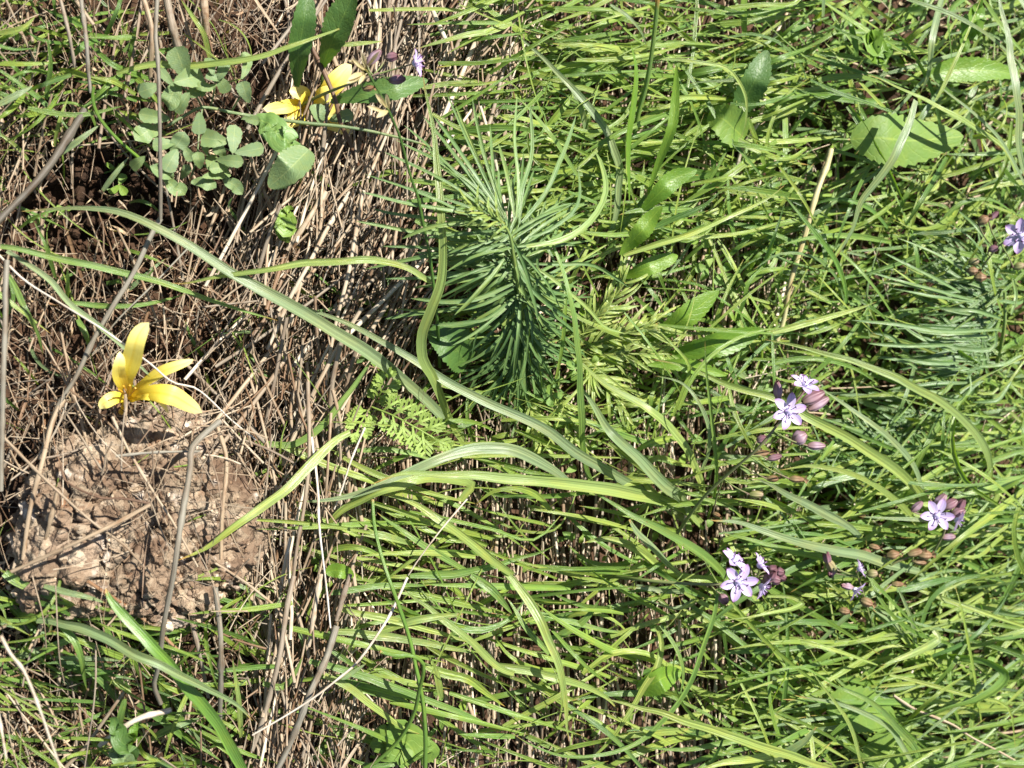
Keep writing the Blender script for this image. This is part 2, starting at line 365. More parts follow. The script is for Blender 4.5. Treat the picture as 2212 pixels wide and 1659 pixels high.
# ------------------------------------------------------------------ generic plant pieces
def zprof(n, z):
    z = np.array(z, float) / 100
    if len(z) == 2: return np.linspace(z[0], z[1], n)
    return np.interp(np.linspace(0, 1, n), np.linspace(0, 1, len(z)), z)
def smooth(a, k=3):
    for _ in range(k):
        b = a.copy(); b[1:-1] = 0.25*a[:-2] + 0.5*a[1:-1] + 0.25*a[2:]; a = b
    return a
def wprof(n, shape):
    t = np.linspace(0, 1, n)
    if shape == 'blade': return np.minimum(1, 0.62 + 1.6*t) * np.maximum(1 - t**2.6, 0) ** 0.8 + 0.015
    if shape == 'strap': return np.minimum(1, 0.75 + 2*t) * np.maximum(1 - t**7, 0) ** 0.7 + 0.02
    if shape == 'both': return np.sin(np.pi * np.clip(t, 0.02, 0.98)) ** 0.35
    if shape == 'flat': return np.ones(n)
    if shape == 'needle': return np.minimum(1, 0.5 + 2.2*t) * np.maximum(1 - t**6, 0) ** 0.6 + 0.03
    if shape == 'lance': return np.sin(np.pi * np.clip(0.03 + 0.97 * t**1.25, 0, 1)) ** 0.75 + 0.04
    if shape == 'ovate': return np.sin(np.pi * np.clip(t**0.8, 0.0, 1)) ** 0.6 + 0.02
    if shape == 'obov': return np.clip(t, 0, 1)**0.65 * np.maximum(1 - t**5, 0) ** 0.55 * 1.12 + 0.03
    if shape == 'petal': return np.minimum(1, 0.35 + 1.3*t) * np.maximum(1 - t**4, 0) ** 0.6 + 0.02
def path3(ps, z, n):
    a = spline(ps, n); zz = smooth(zprof(n, z))
    return PX(a[:, 0], a[:, 1], zz)
def wid(P, w): return w * PXM * depth(P)
def add_blade(mb, ps, z, w, shape='blade', n=None, cross=5, fold=0.3, roll=0.0, twist=0.0, r=None, teeth=0, curl=0.0, wav=0.0):
    ps = pts(ps) if isinstance(ps, str) else np.asarray(ps, float)
    L = np.linalg.norm(np.diff(ps, axis=0), axis=1).sum()
    n = n or int(np.clip(L / 12, 8, 44))
    P = path3(ps, z, n)
    if wav: P[:, 2] += wav * np.sin(np.linspace(0, rng.uniform(6, 12), n) + rng.uniform(0, 6))
    W = wid(P, w) * wprof(n, shape)
    if n >= 12 and not teeth:
        k0 = smooth(rng.normal(0, 1, (n, 1)), 4)[:, 0]; W = W * (1 + 0.10 * k0)
        P = P + smooth(rng.normal(0, 1, (n, 3)), 6) * W.mean() * np.array([0.22, 0.22, 0.3])
    if teeth: W = W * (1 + 0.10 * ((np.linspace(0, teeth, n) % 1.0) - 0.5) * 1.6)
    mb.ribbon(P, W, cross, fold, roll, twist, rng.random() if r is None else r, curl=curl)
    return P
def add_tube(mb, ps, z, w, n=None, sides=7, r=None, taper=(1, 1), flat=1.0, knots=0):
    ps = pts(ps) if isinstance(ps, str) else np.asarray(ps, float)
    L = np.linalg.norm(np.diff(ps, axis=0), axis=1).sum()
    n = n or int(np.clip(L / 14, 6, 40))
    P = path3(ps, z, n)
    rad = wid(P, w) / 2 * np.linspace(taper[0], taper[1], n)
    rad = rad * (1 + rng.uniform(-0.07, 0.07, n))
    for k in range(knots):
        i = int(rng.uniform(0.1, 0.9) * n); rad[i] *= 1.25
    mb.tube(P, rad, sides, rng.random() if r is None else r, flat)
    return P
def blade(label, ps, w, mat='g', z=(2, 3, 2.5), tip='e', shape='blade', group=None, **k):
    p = pts(ps)
    if p[:, 0].mean() > 1450: z = tuple(q + 1.1 if q > 2 else q for q in z)
    if tip == 's': p = p[::-1]; z = tuple(z)[::-1]
    mb = MB(); kw = dict(roll=rng.uniform(-0.25, 0.25), twist=rng.uniform(-0.5, 0.5), fold=rng.uniform(0.15, 0.4)); kw.update(k)
    add_blade(mb, p, z, w, shape, **kw)
    return mb.build('grass_blade', 'blade_' + mat, label=label, cat='grass blade', group=group)
def stalk(label, ps, w, mat='straw', z=(2, 3, 2.5), name='dry_stalk', cat='dry stalk', group=None, **k):
    mb = MB(); p = pts(ps)
    if len(p) == 2: p = np.array([p[0], p.mean(0), p[1]])
    p[1:-1] += rng.normal(0, 1.6, (len(p) - 2, 2)); add_tube(mb, p, z, w, **k)
    return mb.build(name, mat, label=label, cat=cat, group=group)

# ------------------------------------------------------------------ large single grass blades (base and tip as they grow)
BL = [
 # label, points, width, colour, z cm, tip end
 ("long grey-green blade slanting from the dark soil down to the centre", "47,462 110,453 175,450 262,460 350,495 450,555 553,620 628,660 728,722 803,772 888,832 943,884 1003,954", 27, 'b', (2.2,4.2,4.5,3.5,1.0), 's', dict(fold=0.35, twist=0.1, roll=0.1)),
 ("very long narrow blade running from the straw to the grass node beside the squill", "610,647 728,692 803,727 903,782 978,829 1106,893 1183,932 1243,975 1306,1012 1381,1060 1480,1122", 22, 'b', (2.5,3.6,4.0,3.8,1.2), 's', dict(twist=0.2)),
 ("olive S-curved blade hanging in front of the narrow-leaved spurge", "913,160 923,225 935,300 948,415 955,540 950,615 928,677 910,727 913,777 935,815 953,862 973,912 1010,965", 21, 'y', (5.6,6.2,6.4,5.6,4,1), 's', dict(twist=-0.7, roll=0.2)),
 ("pale arching blade branching left from the S-curved one", "935,612 878,577 803,562 728,565 628,575 553,587 475,597 400,612 368,613", 16, 'y', (5.4,5.6,4.8,3.5), 'e', dict()),
 ("hairy green blade crossing the shaded soil above the yellow flower", "0,530 125,557 250,585 350,610 475,655 553,680 602,693", 15, 'g', (2.6,3.2,3.2,2.6), 'e', dict()),
 ("short wavy blade crossed by the bent grey stalk above the yellow flower", "150,652 225,662 300,660 350,650 402,634", 12, 'g', (2.4,2.8,2.4), 'e', dict(wav=0.001)),
 ("grey-green blade slanting beside a pale straw onto the yellow flower", "15,540 105,602 150,655 212,702 262,747 312,800 352,834", 13, 'b', (2.2,3.2,4.2), 'e', dict()),
 ("blade bent steeply down at the left border beside the grey stalk", "20,590 50,660 82,722 92,768", 12, 'g', (2.4,3,1.8), 'e', dict()),
 ("thin blade hanging over brown stems near the left border", "72,475 100,532 120,600", 10, 'g', (2.6,2.8,2.0), 's', dict()),
 ("very short upright blade in the tangle left of the yellow flower", "146,577 147,610 145,647", 9, 'g', (3.2,2.8,2), 's', dict()),
 ("short pointed blade drooping just above the yellow flower's left petal", "168,690 185,722 198,757", 13, 'g', (2.4,2.8,2), 'e', dict()),
 ("broad pale blade end pointing to the right edge of the stone", "752,936 728,948 703,970 653,1025 600,1070 553,1104 450,1177 388,1213", 21, 'y', (3.8,4.2,4.4,3.8), 'e', dict(twist=0.25)),
 ("green blade with a kink rising between straws right of the stone", "553,958 628,962 665,945 703,912 740,867 770,830 812,758", 15, 'g', (2,2.6,3,3.2), 'e', dict()),
 ("broad horizontal blade below the spurge reaching the grass node", "801,1048 853,1027 903,1022 1003,1025 1106,1035 1256,1047 1356,1065 1431,1080 1481,1097 1518,1124", 27, 'y', (4.6,5.2,5.0,4.2,1.5), 's', dict(fold=0.3, roll=0.1, twist=0.1)),
 ("arched blade with an orange withered tip below the spurge", "648,1081 693,1080 740,1075 803,1055 853,1037 903,1015 953,992 1003,975 1053,966 1106,972 1180,1008 1240,1045", 24, 'b', (3.0,3.8,4.2,4.2,3.2), 's', dict(twist=0.3)),
 ("twisted blade with a blunt pale end under the horizontal one", "695,1155 728,1112 778,1082 803,1068 878,1045 953,1034 1015,1040 1022,1048 1005,1066 990,1080", 19, 'y', (2.4,3.2,4.0,4.2,3.2,2.8), 's', dict(shape='strap', twist=0.8)),
 ("broad blade arching over to the grass node from the spurge's right side", "1215,750 1251,780 1306,829 1381,872 1431,912 1476,960 1501,1010 1516,1050 1512,1105", 22, 'y', (3.2,4.4,5.0,4,1.5), 's', dict()),
 ("stiff channelled blade running down beside the spurge to the node", "1243,826 1256,842 1318,930 1381,992 1431,1047 1468,1075 1498,1126", 25, 'b', (3.2,4.6,4.4,1.5), 's', dict(fold=0.5)),
 ("slanting blade under the squill with the buds, pointing up left", "1276,1060 1343,1100 1418,1142 1481,1175 1531,1212 1566,1250 1585,1290", 19, 'g', (3.0,3.8,3.4,1.5), 's', dict()),
 ("short blue-green pointed blade left of the lower squill flowers", "1355,1126 1381,1157 1431,1205 1473,1243", 15, 'b', (3.8,3.6,2.4), 's', dict(shape='both')),
 ("short broad yellowish blade curling left of the lower squill flowers", "1260,1166 1318,1165 1381,1192 1418,1220 1443,1244", 19, 'y', (3,3.2,2), 's', dict()),
 ("slim dark green blade standing nearly upright left of the squill", "1521,735 1528,829 1538,905 1546,992 1541,1067 1528,1119", 9, 'g', (6.0,5.4,4,1.5), 's', dict(fold=0.6)),
 ("thin blue-green blade bowed beside the upright one", "1418,812 1476,829 1511,872 1531,925 1528,980 1514,1014", 10, 'b', (3.2,4,4,3), 's', dict()),
 ("dark blade standing upright through the middle of the thin sprigs", "1105,405 1131,440 1161,485 1193,527 1218,585 1231,640 1241,690 1248,760 1252,829 1257,905 1258,955 1267,1017 1278,1040", 15, 'g', (4.2,5.2,5.6,5.2,4,2), 's', dict(twist=1.0)),
 ("large yellow-green blade sweeping from the sprigs past the squill to lower right", "1400,772 1481,790 1561,828 1659,856 1741,897 1834,950 1909,1000 1959,1042 1996,1080 2014,1117 2021,1182", 22, 'y', (2.4,3.8,4.8,4.6,1.5), 's', dict(fold=0.4)),
 ("slimmer blade parallel to and above the large sweeping one", "1758,830 1834,882 1896,927 1946,972 1974,1010 1992,1058", 15, 'b', (3.6,4.2,3), 's', dict()),
 ("long blade arching from mid right over the second spurge's lower leaves", "1655,736 1759,757 1859,785 1934,815 1964,832 2034,872 2096,925 2126,975 2136,1020 2130,1080 2120,1140", 20, 'y', (3.2,4.6,5,4,1.5), 's', dict()),
 ("curved blade with a brown tip beneath the large sweeping blade", "1676,1015 1746,1007 1809,1014 1871,1037 1921,1070 1951,1092 1984,1135 2005,1188", 14, 'y', (3.6,4.2,3.4,1.5), 's', dict()),
 ("pale straight blade below the dry squill capsules", "1632,1034 1659,1044 1721,1077 1784,1110 1834,1137 1858,1158", 19, 'b', (4,4,3), 's', dict()),
 ("long broad blade passing just above the two small violet flowers", "1528,1123 1593,1130 1659,1152 1734,1172 1809,1190 1884,1207 1946,1225 1998,1237", 22, 'b', (4,4.4,3.6,2.4), 's', dict()),
 ("striped blade lying under the long broad one above the violet flowers", "1560,1152 1659,1180 1734,1195 1838,1212", 17, 'g', (3.2,3.4,2.8), 's', dict(fold=0.5)),
 ("thin whitish blade across the front of the squill at far right", "1853,1115 1934,1120 2009,1125 2046,1132 2073,1147", 9, 'b', (4.6,4.8,4), 's', dict()),
 ("broad blade entering from the right border below the second spurge", "2049,1078 2134,1055 2220,1028", 19, 'g', (3.2,3.4,3), 's', dict()),
 ("slim blade entering from the right border above the broad one", "1992,1040 2084,1012 2220,970", 14, 'g', (3,3.2,3), 's', dict()),
 ("thin blade crossing upward behind the far right squill", "2004,1190 2071,1157 2121,1102 2156,1062", 10, 'g', (3,3.4,3.4), 'e', dict()),
 ("folded blade looping back near the lower right corner", "1922,1572 2009,1541 2084,1521 2146,1494 2174,1464 2158,1443 2109,1424 2034,1417 1955,1430", 21, 'g', (3.8,4.2,4.4,3.2,2), 's', dict(twist=1.8)),
 ("pale blade tip curling above the looping blade at lower right", "1902,1433 1971,1414 2014,1392 2027,1379 2016,1360", 17, 'y', (4,4.2,3.6), 's', dict()),
 ("grey-green blade bowed upward, left one of a forked pair lower right", "1966,1394 1934,1351 1884,1316", 11, 'b', (2.5,3.5,3.6), 'e', dict()),
 ("grey-green blade bowed upward, right one of a forked pair lower right", "1971,1404 1976,1384 1971,1344 1956,1306 1937,1264", 11, 'b', (2.5,3.6,3.8), 'e', dict()),
 ("long thin yellow-green line of a blade right of the forked pair", "1791,1387 1909,1374 2034,1349 2151,1319", 8, 'y', (2.8,3.2,3), 'e', dict()),
 ("long blue-green blade drooping to the bottom border at right", "1716,1503 1809,1519 1871,1541 1921,1571 1946,1606 1982,1665", 13, 'b', (3.6,4.2,3), 's', dict()),
 ("brighter blade crossing beside the blue-green one to the bottom border", "1777,1474 1859,1504 1909,1539 1946,1581 1974,1614 1990,1652", 14, 'g', (4,4.4,3), 's', dict()),
 ("narrow blade falling steeply in front of the round pale leaf", "1751,1449 1796,1506 1829,1554 1846,1594 1862,1665", 9, 'y', (3.8,4.2,3.4), 's', dict()),
 ("long pale blade slanting across the bottom right of centre", "1300,1503 1338,1516 1431,1541 1506,1566 1581,1591 1659,1619 1721,1637 1800,1662", 21, 'y', (3.2,4.2,4.4,3.6), 's', dict()),
 ("long thin blade hanging from the lower squill and looping along the bottom", "1549,1275 1541,1331 1518,1399 1496,1464 1468,1514 1431,1559 1381,1601 1318,1626 1231,1634 1156,1614 1100,1582", 11, 'g', (4.4,4.2,3.8,3.6,3), 'e', dict(fold=0.5)),
 ("slim bowed blade beside the leaf with puckered surface", "1424,1350 1456,1394 1473,1434 1476,1469 1466,1510", 9, 'g', (2.8,3.2,2.8), 'e', dict()),
 ("thick yellow-green shoot bent past the puckered leaf", "1421,1352 1428,1394 1418,1439 1393,1481 1368,1524 1343,1559 1306,1609 1258,1658", 14, 'y', (3.4,3.6,3.4,2.8), 'e', dict(fold=0.8)),
 ("broad bent blade with a hanging pointed tip in the lower middle", "1088,1236 1106,1251 1143,1301 1171,1356 1193,1409 1211,1456 1218,1506 1227,1602", 20, 'y', (3,3.8,4,3.4), 'e', dict()),
 ("blade joining the bent one from the left in the lower middle", "1096,1290 1106,1304 1143,1364 1188,1413", 13, 'g', (3,3.4,3.2), 's', dict()),
 ("wide yellow-green blade end left of the bottom pale one", "1060,1438 1106,1443 1168,1456 1256,1479 1306,1501 1333,1529", 20, 'y', (2.6,3.2,2.6), 'e', dict()),
 ("straight slim blade above the puckered leaf pointing right", "1168,1326 1256,1349 1318,1364 1366,1367", 12, 'g', (2.8,3,2.6), 'e', dict()),
 ("short curved blade with its point up below the squill's left", "1193,1378 1231,1361 1268,1334 1297,1292", 17, 'g', (2.4,3,3.4), 'e', dict()),
 ("ribbon-like blade folded into a loop below the lower squill", "1376,1264 1431,1276 1490,1279 1502,1291 1496,1306 1456,1314 1406,1301 1343,1276", 15, 'b', (2.8,3,3.2,3,2.6), 'e', dict(twist=1.5)),
 ("short stiff dark spike at the bottom right of centre", "1526,1660 1558,1601 1561,1566", 9, 'd', (2.8,3.6,4.2), 'e', dict(fold=0.8)),
 ("slim striped blade bowed along the bottom right of centre", "1391,1611 1481,1619 1581,1601 1665,1584", 13, 'g', (2.8,3.2,3), 's', dict()),
 ("broad pale blade cut by the bottom border right of centre", "1500,1668 1531,1657 1606,1641 1700,1622", 20, 'y', (3.6,3.8,3), 's', dict()),
 ("thin blade with a hairpin fold right of the lower squill buds", "1553,1340 1606,1336 1659,1326 1709,1316 1733,1303 1709,1289 1659,1286", 10, 'y', (3.4,3.8,4,3.2,2.8), 's', dict(twist=1.2)),
 ("dark broad blade right of the small violet flowers", "1934,1276 2009,1259 2090,1246", 16, 'd', (3,3.2,3), 'e', dict()),
 ("dark thin blade slanting down from the right border", "2180,1279 2154,1319 2116,1364 2071,1394 2015,1416", 10, 'd', (3.4,3.8,3), 's', dict()),
 ("wide grey-green blade rising at the bottom between pale ones", "1655,1648 1734,1604 1764,1570", 19, 'b', (2.8,3.6,4), 'e', dict()),
 ("bright blade through the straw, uppermost slanting one right of M-shaped tube leaf", "830,1062 903,1094 978,1142 1053,1200 1110,1240", 20, 'y', (3.4,3.8,3.2), 's', dict()),
 ("parallel dimmer blade just under the bright slanting one", "813,1109 878,1152 940,1194 1006,1231", 15, 'g', (3,3.2,2.8), 's', dict()),
 ("short pale blade end right of the upright tube leaf", "785,1152 828,1157 902,1179", 17, 'y', (3,3.2,2.8), 'e', dict()),
 ("horizontal blade below the withered-tip arch, dim green", "770,972 840,972 903,985 956,1003", 12, 'g', (2.2,2.6,2.4), 'e', dict()),
 ("wide horizontal hairy blade in the centre below the slanting bright one", "880,1246 1003,1237 1106,1209 1190,1180", 20, 'g', (2.6,3,2.8), 'e', dict()),
 ("blade with a rusty point crossing the tall tube leaf low down", "698,1451 753,1486 803,1524 865,1569 905,1588", 16, 'y', (3,3.2,2.6), 'e', dict()),
 ("long blade passing under the tube leaf's hooked neighbour", "670,1424 728,1444 790,1464 853,1486 928,1514 1003,1544 1080,1585", 17, 'g', (2.6,3.2,3,2.6), 'e', dict()),
 ("shorter blade between the long one and the hooked tube leaf", "738,1471 803,1496 853,1511 905,1533", 17, 'g', (2.4,2.6,2.2), 'e', dict()),
 ("straight blade crossing the tube leaf level with the hook", "723,1359 803,1371 878,1384 953,1396 1030,1414", 18, 'y', (2.8,3.2,3), 'e', dict()),
 ("straight blade crossing the tube leaf above the hook", "738,1316 803,1329 878,1346 940,1366 1017,1387", 16, 'y', (2.6,3,2.8), 'e', dict()),
 ("long diagonal blade right of the tube leaf", "870,1274 928,1314 978,1354 1028,1396 1078,1441 1110,1463", 17, 'y', (2.8,3.4,3.2), 's', dict()),
 ("pale blade with rounded end slanting up across the tube leaf", "823,1364 878,1344 940,1331 1000,1326", 16, 'y', (2.6,3.2,3.2), 'e', dict(shape='strap')),
 ("short slanting blade ending at the long white straw", "715,1404 753,1429 790,1457", 13, 'g', (2.6,2.8,2.6), 'e', dict()),
 ("level blade touching the tube leaf near its upper part", "710,1281 778,1271 853,1264 930,1266", 14, 'g', (2.6,2.8,2.6), 'e', dict()),
 ("short upright blade with rusty tip left of the tube leaf", "743,1418 763,1374 780,1330", 14, 'y', (2,2.6,3), 'e', dict()),
 ("upright pale blade right of the hooked tube leaf", "953,1508 943,1456 928,1417", 15, 'y', (2,2.6,2.8), 'e', dict()),
 ("broad diagonal blade above the bent one in the lower middle", "1018,1242 1065,1276 1108,1328", 19, 'g', (3,3.4,3), 'e', dict()),
 ("saturated green blade level with the bottom of the tube leaf", "988,1586 1053,1589 1112,1591", 12, 'v', (2.6,2.8,2.6), 's', dict()),
 ("blade folded sharply upward beside the bundle of straws", "568,1476 605,1484 622,1474 635,1456 655,1416", 15, 'g', (2.4,2.6,3), 'e', dict(twist=1)),
 ("short blade crossing the long white straw", "728,1473 758,1456 791,1433", 11, 'b', (3,3.2,3.2), 'e', dict()),
 ("vivid thick blade rising from the bottom border to the stone", "528,1668 475,1569 425,1506 375,1449 325,1394 275,1336 219,1271", 24, 'v', (3.2,4.4,5,4.6), 'e', dict(fold=0.35, twist=0.1, roll=0, shape='strap')),
 ("long grey-green blade crossing over the vivid thick blade", "87,1336 175,1359 237,1384 300,1414 375,1451 450,1489 512,1524 547,1568", 21, 'b', (3.2,4.2,5.4,5,4), 'e', dict()),
 ("blade with a torn square end below the stone's left", "0,1240 75,1271 120,1294 167,1312", 19, 'g', (2.6,3,3), 'e', dict(shape='strap')),
 ("slim blade tip lying on the stone's lower left edge", "95,1266 150,1281 190,1290 229,1303", 14, 'b', (3.4,3.8,3.8), 'e', dict()),
 ("hairy horizontal blade low left under the grey-green one", "118,1419 187,1421 264,1427", 13, 'b', (2.2,2.4,2.4), 'e', dict()),
 ("blade drooping steeply through the lower left tangle", "125,1344 155,1376 175,1424 184,1492", 14, 'g', (3.4,3.6,2.4), 'e', dict()),
 ("short fat blade piece beside the curled pale straw, upper", "248,1466 284,1498", 14, 'y', (2.6,2.8), 'e', dict(shape='strap')),
 ("upright blade piece beside the curled pale straw, lower", "255,1596 262,1544 273,1503", 15, 'g', (2,2.8,2.8), 'e', dict(shape='strap')),
 ("short curved blade in the shade at lower left", "85,1404 125,1391 157,1380", 15, 'g', (2.4,2.8,2.6), 's', dict()),
 ("blade passing behind the grey stalk at the stone's lower edge", "262,1359 312,1334 362,1301 419,1263", 15, 'y', (2,2.6,3.2), 'e', dict()),
 ("thin twisted blade tip right of the vivid blade", "355,1406 412,1411 494,1398", 10, 'g', (3.2,3.4,3.4), 'e', dict(twist=1.5)),
 ("pale upright blade where the grey-green and vivid blades part", "522,1593 512,1481 502,1422", 11, 'y', (2,3,3.4), 'e', dict()),
 ("blade curving down from the top border beside tan straws", "390,-4 420,37 442,75 450,127", 12, 'y', (2.2,2.8,2), 's', dict()),
 ("hairy level blade left of the clover patch", "60,235 125,247 200,245 272,229", 11, 'g', (2.4,2.8,2.6), 'e', dict()),
 ("pale short blade beside the thick dark stalk", "135,330 175,300 216,269", 14, 'b', (2.4,2.8,2.6), 'e', dict()),
 ("narrow pale blade below the green tube left of the clover", "222,412 250,375 278,339", 12, 'b', (2,2.4,2.4), 'e', dict()),
 ("pale broad blade at the upper left border", "-4,227 37,205 73,184", 15, 'b', (3,3.2,3), 'e', dict()),
 ("thin slanting blade at the upper left border", "0,152 50,185 98,215", 8, 'g', (3,3,2.6), 'e', dict()),
 ("long yellowish blade with a brown wound passing over the toothed leaves", "250,160 325,140 405,142 553,125 628,102 703,75 762,49", 15, 'y', (2.6,3.2,4.2,4.8,4.6), 'e', dict()),
 ("blade with a sharp fold near the top left stalks", "160,80 225,82 286,79 291,84 265,111", 10, 'g', (2.6,2.8,2.4), 's', dict(twist=0.8)),
 ("upright blade among the stalks at upper left", "100,214 110,137 102,80", 12, 'g', (2,2.6,2.8), 'e', dict()),
 ("short blade angled up at the top left border", "-3,72 50,60 77,35", 13, 'y', (2.4,2.8,2.8), 'e', dict()),
 ("thin level blade close to the top border over the straw", "798,22 928,20 1080,26", 9, 'y', (2.6,3,2.6), 'e', dict()),
 ("broad blade above the single violet flower pointing right", "905,101 1003,80 1065,65 1110,46", 14, 'y', (3,3.4,3.2), 's', dict()),
 ("level blade between the top border and the violet flower", "878,52 1003,50 1115,48", 9, 'g', (2.6,2.8,2.6), 's', dict()),
 ("short pale blade pointing right from the toothed leaf's tip", "912,190 970,180 1031,174", 11, 'y', (2.6,2.8,2.6), 'e', dict()),
 ("short pale blade between toothed leaf and dry seedhead", "733,97 780,94 827,89", 10, 'y', (2.6,2.8,2.6), 'e', dict()),
 ("pale arching blade from the top border down to the spurge's right", "1100,58 1181,132 1256,212 1301,270 1318,315 1338,362 1336,415 1326,492", 17, 'b', (3,3.8,4,3), 's', dict(twist=-0.4)),
 ("shorter arched blade under the pale one above the spurge", "1226,175 1256,237 1271,302", 13, 'b', (3,3.4,2.6), 's', dict()),
 ("thin green blade bowed above the spurge tip", "1110,200 1168,262 1211,322 1247,382", 10, 'g', (4,4.6,4), 's', dict()),
 ("thin hooked blade with a bleached end at the pale round leaf", "1431,127 1506,135 1568,147 1598,177 1613,212 1613,250 1601,302", 9, 'y', (3.4,4,3.6,3), 'e', dict()),
 ("short blue-green bowed blade near the upright stem at the top", "1318,10 1356,35 1386,70 1397,102", 8, 'b', (4,4.2,3.6), 'e', dict()),
 ("dark thick blade slanting above the long bright shoot", "1398,497 1456,472 1518,445 1558,416", 13, 'd', (3,3.6,4), 'e', dict()),
 ("long bright shoot slanting up to the right of the toothed leaves", "1345,551 1431,522 1506,500 1581,465 1659,427 1695,398", 13, 'y', (3,3.6,4,4), 'e', dict(fold=0.8)),
 ("wide pale blade hanging from the top border right of the yellowish leaf", "2031,-5 2014,75 2006,150 1990,202", 18, 'b', (4,4.4,3.4), 'e', dict()),
 ("wide striped blade crossing the big crinkled leaf", "1981,212 1954,287 1921,350 1884,405 1859,440 1839,495 1803,557", 21, 'b', (5.4,5.4,4.6,3.6), 'e', dict(fold=0.15)),
 ("bright slim shoot slanting down from the top right border", "2121,-5 2084,87 2021,219", 10, 'y', (5.2,5.4,5), 's', dict()),
 ("long thin blade crossing the upper right corner", "1960,-3 2059,32 2134,77 2218,150", 10, 'b', (5.6,6,5.6), 'n', dict()),
 ("broad pale blade standing along the right border", "2153,-5 2174,62 2186,137 2196,225 2204,325 2216,395", 19, 'b', (6,6.4,6), 'n', dict(shape='both')),
 ("kinked blade crossing in front of the big crinkled leaf's tip", "1875,160 1984,210 2046,242 2109,277 2164,315 2195,375", 13, 'y', (4.8,5.2,4.6), 's', dict()),
 ("thin blade parallel to the kinked one at upper right", "2006,170 2109,250 2159,300 2218,405", 9, 'b', (5,5.2,4.8), 's', dict()),
 ("vivid thin blade curving down left of the second spurge", "1684,410 1746,485 1799,555 1821,602 1832,655", 11, 'v', (4,4.2,3), 's', dict()),
 ("blade pointing right toward the second spurge's leaf tips", "1655,723 1746,697 1809,680 1893,654", 14, 'y', (3,3.6,3.6), 'e', dict()),
]
for lab, ps, w, mt, z, tp, kw in BL:
    blade(lab, ps, w * 1.02, mt, z, tp, **kw)

# tubular leaves
def tube_leaf(label, ps, w, z, mat='blade_v', taper=(1, 0.75)):
    mb = MB(); add_tube(mb, ps, z, w, sides=8, taper=taper, r=0.3)
    mb.build('tubular_leaf', mat, label=label, cat='tube leaf', group='round tubular green leaves')
tube_leaf("tall upright tubular leaf in the lower middle, the longer of the two", "918,1668 919,1594 913,1514 900,1449 883,1374 858,1299 838,1244 820,1187 808,1129 805,1079", 10, (3,4.6,5,4.4))
tube_leaf("hooked tubular leaf bent sharply left across the tall one", "783,1662 815,1644 865,1594 895,1539 905,1494 915,1451 913,1431 890,1417 853,1416 820,1407", 10, (2.4,3.2,4.4,5.8,5.8), taper=(0.9, 0.8))
tube_leaf("tubular leaf curving up left of the clover patch", "335,373 295,337 250,297 212,250 200,212 203,184", 9, (1.6,2.6,3.2))
tube_leaf("straight dark green stem rising to the top border right of centre", "1366,320 1378,250 1398,175 1413,75 1421,-5", 11, (2.5,4.5,6), 'blade_g', (1, 0.95))
tube_leaf("slender stem slanting from clover to the spurge tip", "553,250 653,265 753,275 853,295 930,316", 8, (2.4,3.4,3.8), 'blade_b', (1.2, 0.6))

